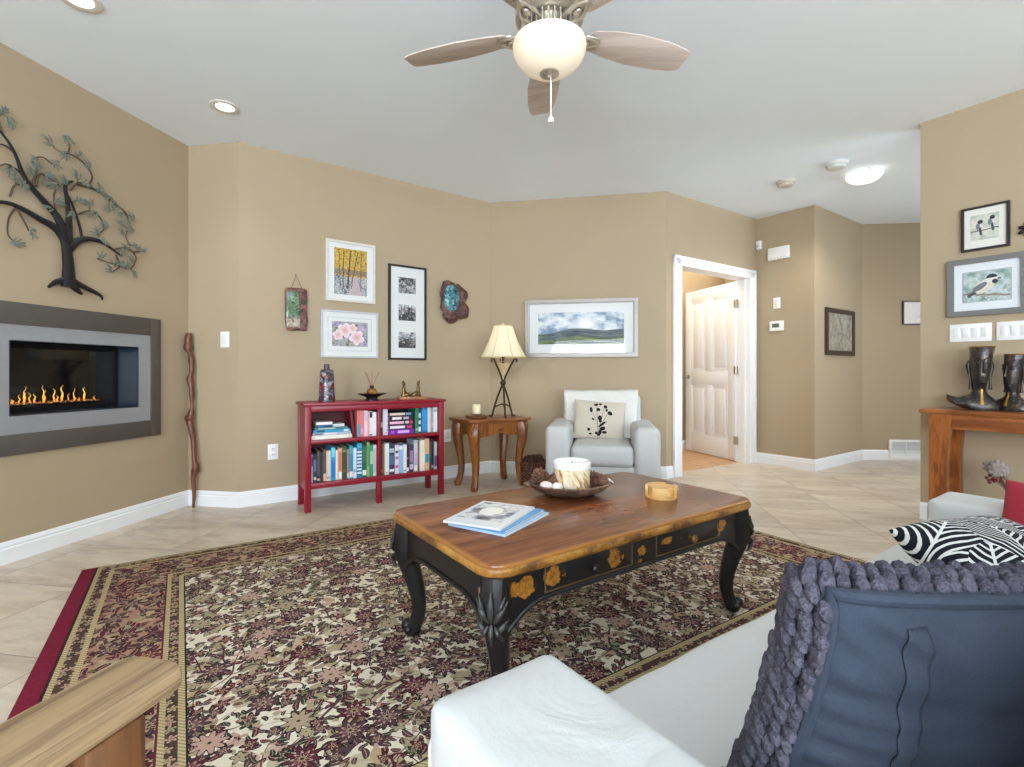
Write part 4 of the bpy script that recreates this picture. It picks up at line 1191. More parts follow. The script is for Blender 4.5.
# pillows
def pil_pt(u, v, w, h, t, side, pinch=.05, k=.45):
    x = w/2*u*(1-pinch*(1-v*v)*abs(u)); z = h/2*v*(1-pinch*(1-u*u)*abs(v))
    y = side*t/2*max(0, (1-abs(u)**3)*(1-abs(v)**3))**k
    return Vector((x, y, z))
def pil_surf(u, v, w, h, t, sd_, amp, seed, wr):
    p = pil_pt(u, v, w, h, t, sd_)
    q = noise.noise(Vector((u*2.2+seed, v*2.2, sd_)))*amp*3*(1-u**4)*(1-v**4)
    if wr:   # folds running in from the corners and the gathered left edge
        cu, cv = abs(u), abs(v)
        q += wr*math.sin(22*(cu-cv)+3*u)*max(0, (cu*cv)-.15)*(1-u**6)*(1-v**6)
        q += .009*math.sin(24*v+5*u+2*math.sin(5*v))*math.exp(-(1+u)*4)*(1-v**6)*(1-u**8)
    return p + Vector((0, sd_*q, 0))
def pillow(mb, w, h, t, n=26, amp=.004, seed=0, mi=0, sides=(-1, 1), wr=0.0):
    for sd_ in sides:
        def fn(a, b):
            return pil_surf(math.sin((a-.5)*PI), math.sin((b-.5)*PI), w, h, t, sd_, amp, seed, wr)
        mb.grid(fn, n, n, mi)
LEAFP = Mat('beige_leaf_print_linen', .85, 0, .15)
M = LEAFP; x, y, z = M.coord().xyz(); P = M.vec(x, z); wv = M.noise(P, 300, 2)
col = M.mix(wv, C(188, 176, 158), C(210, 200, 184))
for x0, z0, x1, z1, w_ in ((-.005, -.16, -.03, .13, .0022), (-.005, -.12, .035, .12, .0022), (0, -.08, .075, .07, .002), (-.01, -.06, -.055, .05, .002), (.0, -.06, .065, -.01, .002)):
    dx, dz = x1-x0, z1-z0; L2 = dx*dx+dz*dz
    tt = (((x-x0)*dx+(z-z0)*dz)*(1/L2)).clamp(); ex = x-x0-tt*dx; ez = z-z0-tt*dz
    col = M.mix((ex*ex+ez*ez).sqrt().lt(w_), col, C(120, 112, 104))
for cx, cz, rx, rz_, an_ in ((-.035, .128, .020, .011, 20), (.0, .135, .014, .010, -10), (.045, .115, .014, .017, 40), (-.015, .085, .018, .014, 0), (-.075, .08, .012, .024, 10), (.085, .06, .022, .016, -30),
                             (.003, .012, .017, .024, 10), (.008, -.015, .013, .012, 0), (.024, -.04, .040, .010, 40), (-.055, .0, .013, .008, -40), (-.085, -.09, .013, .013, 0), (.03, -.075, .024, .016, 15),
                             (.012, -.105, .014, .02, 0), (.048, -.105, .020, .012, 0), (-.02, -.115, .012, .012, 0), (-.07, -.125, .014, .008, 0), (.0, -.128, .016, .010, 0), (.055, .085, .010, .014, 0)):
    c_, s_ = math.cos(R(an_)), math.sin(R(an_)); dx, dz = x-cx, z-cz
    a = (dx*c_+dz*s_)*(1/rx); b = (dz*c_-dx*s_)*(1/rz_)
    col = M.mix((a*a+b*b).lt(1), col, C(34, 30, 32))
M.color(col); M.bump(wv, .15, .002)
mb = MB(); pillow(mb, .445, .345, .13, 26, .003, 2)
cpos = Cp @ Vector((.42, .455, .588))
o = mb.build('throw_pillow', LEAFP.m, None, cpos, rot=(R(-14), R(4), R(-8)), smooth=60)
tag(o, 'beige linen cushion printed with black leaf sprigs on armchair', 'pillow')

# ------------------------------------------------------------------ foreground sofa
SO = (-.112, .634, 0); SOA = 35.0
sofa = thing('sofa', 'white slipcovered sofa in the foreground with cushions', 'sofa', SO, SOA)
SL, SD = 1.975, .92
mb = MB(); arm_shape(mb, 0, .205, -SD, 0, .045, .590, 11); mb.build('arm', SLIP, sofa, smooth=60)
mb = MB(); arm_shape(mb, SL-.205, SL, -SD, -.02, .045, .590, 12); mb.build('arm', SLIP, sofa, smooth=60)
mb = MB(); mb.soft((SL/2, -.45, .165), (SL-.39, .86, .235), .02, 14, amp=.003, seed=13); mb.build('base', SLIP, sofa, smooth=60)
def seat_cover(mb, x0, x1, y0, y1, z0, z1, seed):
    mb.soft(((x0+x1)/2, (y0+y1)/2, (z0+z1)/2), (x1-x0, y1-y0, z1-z0), .03, 26, (0, .006, .010), .007, 6, seed=seed)
mb = MB(); seat_cover(mb, .212, SL-.212, -.66, .045, .275, .444, 14); mb.build('seat_cushion', SLIP, sofa, smooth=60)
mb = MB(); mb.soft((SL/2, -SD+.11, .44), (SL-.42, .20, .72), .05, 14, amp=.004, seed=15); mb.build('backrest', SLIP, sofa, smooth=60)
for x0, x1 in ((.225, SL/2-.005), (SL/2+.005, SL-.225)):
    mb = MB(); mb.soft(((x0+x1)/2, -.685, .60), (x1-x0, .17, .38), .06, 14, (0, .03, .02), .006, 5, seed=x0*9); mb.build('back_cushion', SLIP, sofa, smooth=60)
for x in (.08, SL-.08):
    for y in (-.08, -SD+.08):
        mb = MB(); mb.lathe([(0, 0), (.02, 0), (.026, .05), (0, .05)], 12, c=(x, y, 0)); mb.build('foot', FOOT, sofa)
# sewn seams round the front panel of the near arm
for x0, x1, yf in ((0, .205, 0), (SL-.205, SL, -.02)):
    mb = MB()
    q = [(x0+.006, yf-.010, .09), (x0+.006, yf-.010, .53), (x0+.018, yf-.010, .562), (x0+.04, yf-.010, .574), (x1-.04, yf-.010, .574), (x1-.018, yf-.010, .562), (x1-.006, yf-.010, .53), (x1-.006, yf-.010, .09)]
    mb.tube(q, .0042, 8); mb.build('piping', SLIP, sofa)

# big slate-blue cushion with a chunky knitted front
BLUE = Mat('slate_blue_velveteen', .75, 0, .2); P = BLUE.coord(); f = BLUE.noise(P, 9, 3); f2 = BLUE.noise(P, 260, 2)
BLUE.color(BLUE.mix(f*.6+f2*.4, C(41, 47, 58), C(60, 68, 81))); BLUE.bump(f2 + BLUE.noise(P, 14, 3)*2, .2, .004)
KNIT = Mat('mauve_grey_chenille', .95, 0, .1); P = KNIT.coord(); f = KNIT.noise(P, 30, 3); f2 = KNIT.noise(P, 240, 3)
KNIT.color(KNIT.mix((f*.5+f2*.5).smooth(.3, .7), C(62, 59, 69), C(96, 92, 104))); KNIT.bump(f2, .9, .006)
PW, PH, PT = .56, .325, .10
pz = thing('throw_pillow', 'large slate-blue cushion with chunky mauve-grey knit edge on sofa', 'pillow', (.550, .660, .440), 0, rot=(R(15), R(5), R(13)))
up = Matrix.Translation((0, 0, PH/2))
mb = MB(); pillow(mb, PW, PH, PT, 60, .004, 4, 0, (-1,), .014)
for v in mb.bm.verts: v.co.z += PH/2
mb.build('back_cover', BLUE.m, pz, smooth=60)
rk = random.Random(9)
mb = MB()
def stitch(pos, d, nrm, L, r):
    d = Vector(d).normalized(); nrm = Vector(nrm); s_ = d.cross(nrm).normalized()
    q = Matrix((s_, d, s_.cross(d))).transposed().to_euler()
    mb.ball(pos, (r, L, r*.85), 8, rot=q, amp=.12, freq=5)
# rows of knit wrapped round all four edges and over the front
for ring, (ins, yy) in enumerate(((-.004, -.008), (-.010, .006), (-.012, .022), (-.006, .037), (.012, .048), (.035, .055), (.06, .06))):
    w2, h2 = PW/2-ins, PH/2-ins
    for side in range(4):
        horiz = side % 2 == 0
        if horiz and ring == 0: continue
        step = .022 if horiz else .0155
        Ls = 2*(w2 if horiz else h2); nst = max(3, int(Ls/step))
        for i in range(nst):
            u = -1+2*(i+.5+.4*(ring % 2))/nst
            if u > 1.0 or (not horiz and abs(u) > .95): continue
            pin = 1-.05*(1-u*u)
            if side == 0: pos = (u*w2, yy, (h2-.012)*pin); d = (.5, .6, .7); L, r = .0165, .0105
            elif side == 1: pos = (-w2*pin, yy, u*h2); d = (.45, 1, .5); L, r = .0165, .0088
            elif side == 2: pos = (u*w2, yy, -h2*pin); d = (.5, .6, .7); L, r = .0165, .0105
            else: pos = (w2*pin, yy, u*h2); d = (.45, 1, .5); L, r = .0165, .0088
            pos = (pos[0]+rk.uniform(-.002, .002), pos[1]+rk.uniform(-.003, .003), pos[2]+PH/2+rk.uniform(-.002, .002))
            stitch(pos, d, (0, 1, 0) if horiz else (1, 0, 0), L*rk.uniform(.9, 1.1), r*rk.uniform(.9, 1.1))
mb.soft((0, .025, PH/2), (PW-.012, .056, PH-.022), .027, 8)
mb.build('knit_cover', KNIT.m, pz)
# cord between cover and knit, and the stitched placket
mb = MB()
q = []
for i in range(80):
    a = i/80*4; s_ = int(a); f = (a-s_)*2-1
    u, v = ((f, 1), (1, -f), (-f, -1), (-1, f))[s_]
    p_ = pil_pt(u*.985, v*.985, PW, PH, PT, -1); q.append((p_.x, p_.y-.004+.0, p_.z+PH/2))
mb.tube(q, .0075, 8, close=True); mb.build('piping', BLUE.m, pz)
mb = MB()
def placket(a, b):
    v = .84-1.75*b; u = -.64+.05*b+.12*b*b+(a-.5)*.11
    p_ = pil_surf(u, v, PW, PH, PT, -1, .004, 4, .014)
    return Vector((p_.x, p_.y-.0016-.0006*math.sin(a*PI), p_.z+PH/2))
mb.grid(placket, 6, 40); o = mb.build('placket', BLUE.m, pz, smooth=60)
sd = o.modifiers.new('thick', 'SOLIDIFY'); sd.thickness = .0012; sd.offset = 0

# black and white cushion, red cushion
Z = Mat('black_white_line_print', .85, 0, .15); x, y, z = Z.coord().xyz(); P = Z.vec(x, z, 0.0)
_, zc, zp = Z.voro(P, 8.5, .9, dim='2D'); za, zb, _c = zc.rgb(); zx, zy, _c2 = zp.xyz()
wob = Z.noise(P, 14, 2)
lx = (x-zx)*(za*6.283).cos()+(z-zy)*(za*6.283).sin(); ly = (z-zy)*(za*6.283).cos()-(x-zx)*(za*6.283).sin()
st_ = ((lx.abs()*1.0+ly*.9+wob*.020)*340).sin()
st_ = st_.mx(1-lx.abs()*200)
Z.color(Z.mix(st_.gt(.45), C(30, 31, 38), C(222, 222, 220)))
mb = MB(); pillow(mb, .46, .40, .17, 26, .004, 8)
o = mb.build('throw_pillow', Z.m, None, (1.21, 1.16, .515), rot=(R(-66), R(4), R(24)), smooth=60)
tag(o, 'black cushion with wavy white lines lying behind the slate-blue cushion', 'pillow')
mb = MB(); pillow(mb, .36, .36, .15, 26, .004, 12)
o = mb.build('throw_pillow', plain('crimson_cushion_fabric', (158, 36, 54), .85, 0, .06, 200, .2), None, (1.525, 1.325, .510), rot=(R(-34), R(6), R(-50)), smooth=60)
tag(o, 'plain crimson red cushion against the far sofa arm', 'pillow')

# ------------------------------------------------------------------ rug
def rug_mat(Lx, Ly):
    M = Mat('oriental_floral_rug', .95, 0, .1); P0 = M.coord(); x, y, z = P0.xyz(); P = M.vec(x, y, 0.0)
    BUR, PLUM, DGR, GRN, OLV, TAN, CRM, PNK, BLK, RST = [C(*c) for c in ((92, 44, 54), (88, 62, 70), (54, 58, 50), (120, 118, 98), (164, 152, 124), (180, 158, 124), (230, 222, 204), (186, 152, 138), (40, 36, 38), (126, 82, 70))]
    def length(dx, dy): return (dx*dx+dy*dy).sqrt()
    def leaves(col, scale, size, asp, stops, rnd=.9, off=0.0, thr=0.0, outline=None):
        q = M.vec(x+off, y+off*1.7, 0.0)
        _, c, pos = M.voro(q, scale, rnd, dim='2D'); r_, g_, b_ = c.rgb(); px, py, _ = pos.xyz()
        dx, dy = x+off-px, y+off*1.7-py; th = r_*6.283
        a = (dx*th.cos()+dy*th.sin())*scale/size; b = (dy*th.cos()-dx*th.sin())*scale/(size*asp)
        b = b + a*a*.5-.2
        e = a*a+b*b
        lc = M.ramp(g_, stops, True)
        on = b_.gt(thr)
        if outline is not None: col = M.mix(e.lt(1.0)*on, col, outline)
        col = M.mix(e.lt(.62 if outline is not None else 1.0)*on, col, lc)
        return M.mix((b.abs()).lt(.10)*e.lt(.7)*on, col, TAN)
    def flowers(col, scale, size, n, stops, rnd=.8, off=0.0, thr=0.0, mid=PNK, edge=BLK):
        q = M.vec(x+off, y+off*1.3, 0.0)
        _, c, pos = M.voro(q, scale, rnd, dim='2D'); r_, g_, b_ = c.rgb(); px, py, _ = pos.xyz()
        dx, dy = x+off-px, y+off*1.3-py
        rr = length(dx, dy)*scale; a = dy.atan2(dx)+r_*6.283
        lim = ((a*n).cos()*.24+.80)*size
        k = rr/lim; on = b_.gt(thr)
        pc = M.ramp(g_, stops, True)
        col = M.mix(k.lt(1.0)*on, col, edge)
        col = M.mix(k.lt(.84)*on, col, pc)
        lim2 = ((a*n+1.57).cos()*.22+.5)*size
        col = M.mix((rr/lim2).lt(.78)*on, col, mid)
        col = M.mix((rr/lim2).lt(.58)*on, col, pc)
        col = M.mix(k.lt(.22)*on, col, TAN); col = M.mix(k.lt(.12)*on, col, BLK)
        return col
    def vines(col, sc, w, c, off):
        n = M.noise(M.vec(x+off, y-off, 0.0), sc, 1, .4, .6)
        return M.mix((((n*9).fract()-.5).abs()).lt(w), col, c)
    warp = M.noise(P, 60, 2)
    # field
    fld = M.mix(warp, CRM, C(212, 200, 176))
    fld = leaves(fld, 10, .50, .5, [(0, OLV), (.3, C(190, 178, 150)), (.65, C(150, 144, 118))], .9, 3.3, .25)
    fld = leaves(fld, 14, .50, .5, [(0, TAN), (.3, OLV), (.6, C(196, 166, 148))], .9, 6.1, .45)
    fld = vines(fld, 2.2, .035, PLUM, 1.0)
    fld = leaves(fld, 22, .46, .46, [(0, DGR), (.25, PLUM), (.6, OLV), (.7, BUR)], .95, 7.7, .25, BLK)
    fld = leaves(fld, 32, .46, .5, [(0, BUR), (.3, DGR), (.5, PNK), (.7, PLUM)], .95, 1.9, .35)
    fld = vines(fld, 2.9, .022, BUR, 11.0)
    fld = leaves(fld, 40, .46, .5, [(0, DGR), (.4, PLUM), (.7, OLV)], .95, 12.3, .72)
    fld = flowers(fld, 17, .42, 5, [(0, BUR), (.4, PLUM), (.75, OLV), (.85, DGR)], .85, 5.1, .35, TAN)
    fld = flowers(fld, 7.5, .40, 9, [(0, BUR), (.3, OLV), (.5, PLUM), (.75, PNK)], .75, 2.7, .35)
    # wide border
    bor = M.mix(warp, C(150, 116, 98), C(176, 142, 118))
    bor = leaves(bor, 12, .5, .5, [(0, OLV), (.4, BUR), (.75, TAN)], .9, 4.4, .1)
    bor = vines(bor, 3.0, .05, BUR, 6.0)
    bor = leaves(bor, 18, .5, .5, [(0, BUR), (.4, OLV), (.6, PLUM), (.85, TAN)], .95, 3.8, .05)
    bor = leaves(bor, 26, .46, .5, [(0, BUR), (.4, DGR), (.6, PLUM), (.8, TAN)], .95, 8.8, .1)
    bor = flowers(bor, 7.5, .38, 7, [(0, BUR), (.4, PLUM), (.75, C(112, 44, 52))], .6, 9.4, .1, TAN)
    # narrow dark guard stripes
    grd = M.mix(warp, C(66, 46, 46), C(98, 72, 62))
    grd = flowers(grd, 26, .52, 5, [(0, TAN), (.4, PNK), (.7, OLV)], .5, 1.1, .05, BUR)
    tan_ = M.mix(((x+y)*420).sin().gt(0.2), C(196, 178, 136), C(158, 138, 98))
    ax = Lx/2-x.abs(); ay = Ly/2-y.abs()
    e = (ax-x.lt(0)*.056).mn(ay)
    col = grd
    for a, c in ((.0, C(60, 36, 38)), (.010, tan_), (.026, grd), (.064, tan_), (.082, bor), (.30, BUR), (.306, tan_), (.322, grd), (.352, tan_), (.370, BLK), (.375, fld)):
        col = M.mix(e.gt(a), col, c)
    col = M.mix(ax.lt(.056)*x.lt(0), col, M.mix(warp, C(108, 26, 48), C(136, 40, 62)))
    pile = M.noise(P, 500, 2)
    col = M.mix(1.0, col, M.mix(pile, (.8, .8, .8, 1), (1.08, 1.08, 1.08, 1)), 'MULTIPLY')
    M.color(col); M.bump(pile, .5, .004)
    return M.m
RX, RY = 3.42, 2.47
mb = MB(); mb.box((0, 0, .006), (RX, RY, .012), bev=.004)
o = mb.build('area_rug', rug_mat(RX, RY), None, (-.052, 2.424, .0005), 33.5, smooth=30)
tag(o, 'large oriental floral rug in cream and burgundy under coffee table', 'rug')
RZ = .0125

# ------------------------------------------------------------------ coffee table
CT = (.270, 1.988, RZ); CA = 35.0
CW_, CDp, CH = 1.315, .732, .4675
ctab = thing('coffee_table', 'large antique coffee table with brown top and worn black carved base', 'coffee table', CT, CA)
def rounded_rect(w, d, r, n=7, notch=0):
    out = []
    for cx, cy, a0 in ((w/2-r, d/2-r, 0), (-w/2+r, d/2-r, 90), (-w/2+r, -d/2+r, 180), (w/2-r, -d/2+r, 270)):
        for k in range(n+1):
            a = R(a0+90*k/n); out.append((cx+r*math.cos(a), cy+r*math.sin(a)))
    return out
M = Mat('worn_walnut_top', .22, 0, .5)
x, y, z = M.coord().xyz(); P = M.vec(x*.12, y, z)
n1 = M.noise(P, 11, 5, .6, .4); n2 = M.noise(P, 70, 3, .6); blot = M.noise(M.vec(x, y, 0), 3.2, 3)
col = M.ramp((n1*.7+n2*.3).clamp(), [(.3, C(70, 38, 24)), (.46, C(106, 60, 36)), (.56, C(130, 78, 46)), (.7, C(156, 100, 60))])
col = M.mix(blot.smooth(.45, .7)*.5, col, C(146, 84, 46))
ed = (CW_/2-x.abs()).mn(CDp/2-y.abs())
col = M.mix((1-(ed+(n2-.5)*.02).smooth(.004, .03))*.75, col, C(172, 118, 52))
M.color(col); M.rough(M.mix(blot, (.16, .16, .16, 1), (.34, .34, .34, 1))); M.bump(n2, .12, .002)
mb = MB(); mb.prism(rounded_rect(CW_-.012, CDp-.012, .07), CH-.014, CH, bev=.005); mb.build('top', M.m, ctab, smooth=30)
M = Mat('gold_worn_table_edge', .35); P = M.coord(); n1 = M.noise(P, 7, 4, .6); n2 = M.noise(P, 60, 3)
col = M.ramp(n1*.75+n2*.25, [(.34, C(52, 34, 20)), (.44, C(112, 72, 32)), (.53, C(164, 112, 46)), (.68, C(190, 142, 72))])
M.color(col); M.bump(n2, .3, .003)
mb = MB(); mb.prism(rounded_rect(CW_, CDp, .075), CH-.034, CH-.008, bev=.010, seg=3); mb.prism(rounded_rect(CW_-.05, CDp-.05, .06), CH-.044, CH-.034); mb.build('edge_moulding', M.m, ctab, smooth=30)
# black paint with patches worn through to gilding (patch list in the table's own coordinates)
M = Mat('distressed_black_paint', .32, 0, .45); x, y, z = M.coord().xyz(); P = M.coord(); n1 = M.noise(P, 26, 4, .65); n2 = M.noise(P, 90, 2)
col = M.mix(n2, C(20, 19, 20), C(38, 36, 37))
gold = M.ramp(n2, [(.3, C(112, 66, 22)), (.6, C(176, 120, 44))])
fr = y.lt(-CDp/2+.13)
AZ = .3745
for cx, cz, rx, rz_ in ((-.52, AZ-.002, .050, .030), (-.40, AZ+.010, .048, .026), (-.145, AZ+.008, .038, .030), (-.01, AZ+.004, .024, .020), (.12, AZ+.014, .028, .014), (.46, AZ+.006, .034, .022), (.44, AZ-.025, .012, .006), (-.02, AZ-.03, .014, .008)):
    e = ((x-cx)*(x-cx)*(1/rx**2)+(z-cz)*(z-cz)*(1/rz_**2)+(n1-.5)*5.0)
    col = M.mix(e.lt(.75)*fr, col, gold)
lf = x.lt(-CW_/2+.13)
e = ((y+.25)*(y+.25)*(1/.016**2)+(z-AZ+.01)*(z-AZ+.01)*(1/.014**2)+(n1-.5)*4); col = M.mix(e.lt(.8)*lf, col, C(150, 116, 84))
col = M.mix((n1*.7+n2*.3).gt(.665), col, C(140, 96, 40))
M.color(col); M.bump(n1, .25, .004)
BLKP = M.m
GREYW = plain('rubbed_black_carving', (64, 62, 60), .4, .1, .3, 60)
LIN = plain('rubbed_drawer_line', (112, 88, 56), .5, 0, .2, 60)
AIN = .055      # how far the apron sits in from the top's edge
ax_, ay_ = CW_/2-AIN, CDp/2-AIN
def ct_apron(L, drop, mb, M0):
    z1 = CH-.044; z0 = z1-.098
    pts = [(-L/2, z1), (L/2, z1)]
    for i in range(33):
        u = 1-2*i/32
        d = L/2*(1-abs(u))   # distance from the leg
        k = max(0, 1-d/.16)
        pts.append((u*L/2, z0 - .075*k**2.2))
    mb.prism(pts, -.012, .012, M=M0 @ Matrix.Rotation(R(90), 4, 'X'))
    # bead along the lower edge
    q = []
    for i in range(41):
        u = -1+2*i/40; d = L/2*(1-abs(u)); k = max(0, 1-d/.16)
        q.append(M0 @ Vector((u*L/2, -.014, z0-.075*k**2.2+.004)))
    mb.tube(q, .007, 8)
for rot, L, y in ((0, 2*ax_-.04, -ay_), (PI, 2*ax_-.04, -ay_), (PI/2, 2*ay_-.04, -ax_), (-PI/2, 2*ay_-.04, -ax_)):
    mb = MB(); ct_apron(L, 0, mb, Matrix.Rotation(rot, 4, 'Z') @ Matrix.Translation((0, y, 0))); mb.build('apron', BLKP, ctab, smooth=30)
for x0, x1 in ((-.435, -.065), (.065, .435)):
    z0, z1 = AZ-.030, AZ+.040
    mb = MB(); mb.bb(x0, x1, -ay_-.015, -ay_-.010, z0, z1, .002); dr = mb.build('drawer', BLKP, ctab, smooth=30)
    mb = MB(); ringbox(mb, x0-.004, x1+.004, z0-.004, z1+.004, x0-.001, x1+.001, z0-.001, z1+.001, -ay_-.0155, -ay_-.012, 0); mb.build('line_inlay', LIN, dr, smooth=0)
    mb = MB(); mb.lathe([(0, 0), (.009, 0), (.007, .008), (.013, .015), (.015, .022), (.011, .028), (0, .03)], 16, M=Matrix.Translation(((x0+x1)/2, -ay_-.015, AZ)) @ Matrix.Rotation(R(90), 4, 'X'))
    mb.build('knob', plain('dark_knob', (40, 32, 26), .3) if x0 < 0 else plain('worn_gold_knob', (128, 92, 44), .3), dr)
for sx in (-1, 1):
    for sy in (-1, 1):
        d = Vector((sx*.75, sy*.66, 0)).normalized()
        b = Vector((sx*(ax_-.012), sy*(ay_-.012), 0))
        pr = [(CH-.044, .012, .040), (.39, .016, .040), (.33, .018, .040), (.28, .008, .036), (.215, -.014, .031), (.15, -.030, .027), (.095, -.034, .025), (.05, -.022, .026), (.025, -.012, .028), (.008, -.008, .024), (0, -.008, .020)]
        q = catmull([(b.x+d.x*o, b.y+d.y*o, zz) for zz, o, r in pr], 4)
        mb = MB(); mb.tube(q, lerp_list([r for _, _, r in pr], len(q)), 14, sq=.2, ref=(d.x, d.y, .01))
        mb.ball((b.x+d.x*.012, b.y+d.y*.012, .034), (.024, .024, .024), 12); mb.ball((b.x-d.y*.022, b.y+d.x*.022, .026), .017, 10); mb.ball((b.x+d.y*.022, b.y-d.x*.022, .026), .017, 10)
        lg = mb.build('leg', BLKP, ctab)
        # acanthus carving on the knee
        mb = MB(); side = Vector((-d.y, d.x, 0))
        def lf_(cs, zs, ang, L, w_):
            zs += .022; pts = []
            for k in range(6):
                tt = k/5
                s_ = cs+math.sin(ang)*L*tt; zz = zs+math.cos(ang)*L*tt
                o = .057 - (s_**2)*8 + .012*math.sin(tt*PI) + (.006 if k == 5 else 0) - max(0, .31-zz)*.14
                pts.append((b.x+d.x*o+side.x*s_, b.y+d.y*o+side.y*s_, zz))
            mb.tube(pts, [(.003, .0025), (w_*.8, .005), (w_, .006), (w_*.85, .006), (w_*.5, .005), (.002, .002)], 8, ref=(side.x, side.y, 0))
        for cs, zs, ang, L, w_ in ((0, .29, 0, .085, .010), (.008, .29, .55, .07, .009), (-.008, .29, -.55, .07, .009), (.012, .262, .75, .05, .008), (-.012, .262, -.75, .05, .008), (0, .285, PI, .06, .008), (.010, .28, PI-.5, .045, .007), (-.010, .28, PI+.5, .045, .007), (.02, .315, .35, .05, .007), (-.02, .315, -.35, .05, .007)):
            lf_(cs, zs, ang, L, w_)
        mb.build('carved_leaf', GREYW, lg)

CTM = Matrix.Translation(CT) @ Matrix.Rotation(R(CA), 4, 'Z')
TZ = RZ+CH
# magazines
def magazine(corner, ang, w, d, th, z, mats, name, label, cat, tilt=0):
    mb = MB(); mb.bb(0, w, 0, d, 0, th*.12, mi=0); mb.bb(0, w, 0, d, th*.88, th, mi=0); mb.bb(.002, w-.002, .002, d-.002, th*.12, th*.88, mi=1); mb.bb(-.0015, .002, 0, d, 0, th, .001, mi=0)
    o = mb.build(name, mats, None, (*corner, z), ang, smooth=0)
    tag(o, label, cat, 'magazines on the coffee table'); return o
M = Mat('pale_blue_magazine_cover', .25); M.color(M.mix(M.noise(M.coord(), 8, 2), C(150, 190, 222), C(196, 218, 236)))
magazine((-.021, 1.584), 58, .298, .232, .008, TZ, [M.m, PAGE], 'magazine', 'pale blue magazine at bottom of the pile on coffee table', 'magazine')
M = Mat('blue_magazine_cover', .25); M.color(M.mix(M.noise(M.coord(), 8, 2), C(60, 130, 190), C(120, 180, 220)))
magazine((-.024, 1.591), 61, .295, .223, .007, TZ+.0085, [M.m, PAGE], 'magazine', 'bright blue magazine in middle of the pile on coffee table', 'magazine')
M = Mat('snowy_photo_magazine_cover', .22); x, y, z = M.coord().xyz(); P = M.vec(x, y, 0.0); n1 = M.noise(P, 14, 4); n2 = M.noise(P, 40, 2)
ph = M.ramp(n1, [(.36, C(70, 74, 96)), (.46, C(150, 152, 168)), (.55, C(226, 228, 232)), (.68, C(150, 136, 130))])
inside = (x-.165).abs().lt(.105)*(y-.115).abs().lt(.085)
g = ((x-.17)*(x-.17)+(y-.12)*(y-.12)*1.6).sqrt()
ph = M.mix(g.lt(.045+n2*.015), ph, C(236, 236, 236))
M.color(M.mix(inside, C(220, 224, 232), ph))
magazine((-.036, 1.595), 65.0, .288, .216, .007, TZ+.016, [M.m, PAGE], 'magazine', 'white magazine with wintry photo cover topmost of the pile', 'magazine')

# dough bowl with pine cones and candle
M = Mat('weathered_bowl_wood', .65); P = M.coord(); n1 = M.noise(P, 9, 5, .6); n2 = M.noise(P, 60, 3)
M.color(M.ramp(n1*.7+n2*.3, [(.34, C(52, 36, 28)), (.5, C(98, 72, 58)), (.62, C(140, 112, 94)), (.74, C(176, 152, 134))])); M.bump(n1+n2*.4, .5, .008)
BW = (.247, 2.150, TZ)
BS = .90
bowl = thing('dough_bowl', 'oval weathered wooden bowl of pine cones on coffee table', 'bowl', BW, 8)
def bfn(a, z): return 1+.06*abs(math.cos(a))**6 + .025*math.sin(3*a+1) + .015*math.sin(7*a)
BP = [(0, 0), (.085, 0), (.125, .010), (.165, .028), (.188, .050), (.192, .057), (.184, .060), (.170, .050), (.140, .028), (.10, .017), (0, .014)]
mb = MB(); mb.lathe(BP, 40, fn=bfn, sy=.88); mb.build('shell', M.m, bowl)
mb = MB()
for s_ in (-1, 1): mb.ball((s_*.203, 0, .052), (.022, .035, .010), 10, amp=.2)
mb.build('handle', M.m, bowl)
M = Mat('birch_pattern_wax', .5); x, y, z = M.coord().xyz(); an = y.atan2(x); n1 = M.noise(M.vec(an*.6, z*6+an*.5, 0), 3.5, 4, .6, 1.0)
M.color(M.ramp(n1, [(.36, C(150, 104, 58)), (.45, C(206, 170, 120)), (.52, C(230, 208, 170)), (.62, C(240, 228, 206))]))
t = thing('candle', 'thick wood-patterned candle with white rim standing in the bowl', 'candle', (BW[0]+.010, BW[1]-.004, BW[2]+.0145), 0)
t.scale = (.93, .93, .95)
mb = MB(); mb.lathe([(0, 0), (.080, 0), (.083, .004), (.083, .105)], 36); mb.build('wax', M.m, t)
mb = MB(); mb.lathe([(.083, .105), (.086, .107), (.086, .130), (.080, .137), (.070, .132), (.06, .126), (0, .124)], 36); mb.build('rim', plain('white_wax_rim', (240, 240, 240), .45, 0, .02), t)
mb = MB(); mb.tube([(0, 0, .124), (.002, 0, .136)], .0015, 6); mb.build('wick', BLACK_IRON, t)
CONE = plain('pine_cone_scales', (112, 78, 60), .7, 0, .3, 60)
def cone_mesh():
    mb = MB(); mb.ball((0, 0, .03), (.014, .014, .028), 8)
    for k in range(64):
        tt = k/63; a = k*2.39996; z = .004+.056*tt; r = .026*math.sin(PI*(.18+.72*tt))+.002
        mb.ball((math.cos(a)*r, math.sin(a)*r, z), (.0085, .006, .0026), 6, rot=(0, -.5-.5*tt, a))
    return mb
cone0 = cone_mesh().build('pine_cone', CONE)
CLB = [('large pine cone upright at left end of wooden bowl', (-.128, .020, .034), (.35, -.25, 0), 1.3), ('pine cone lying left of the candle at bowl back', (-.085, .070, .050), (1.4, .3, 1), 1.05),
       ('pine cone between candle and left end of bowl', (-.105, -.030, .048), (1.3, 0, 2.2), .95), ('pine cone lying just right of the candle', (.118, .0, .050), (1.2, 0, .5), 1.1),
       ('pine cone at right end of the wooden bowl', (.130, -.055, .052), (1.3, .2, 2.6), .95), ('pine cone behind the candle at right of bowl', (.10, .080, .052), (1.5, .3, 1.7), 1.05)]
bowl.scale = (BS, BS, BS)
Bm = Matrix.Translation(BW) @ Matrix.Rotation(R(8), 4, 'Z') @ Matrix.Scale(BS, 4)
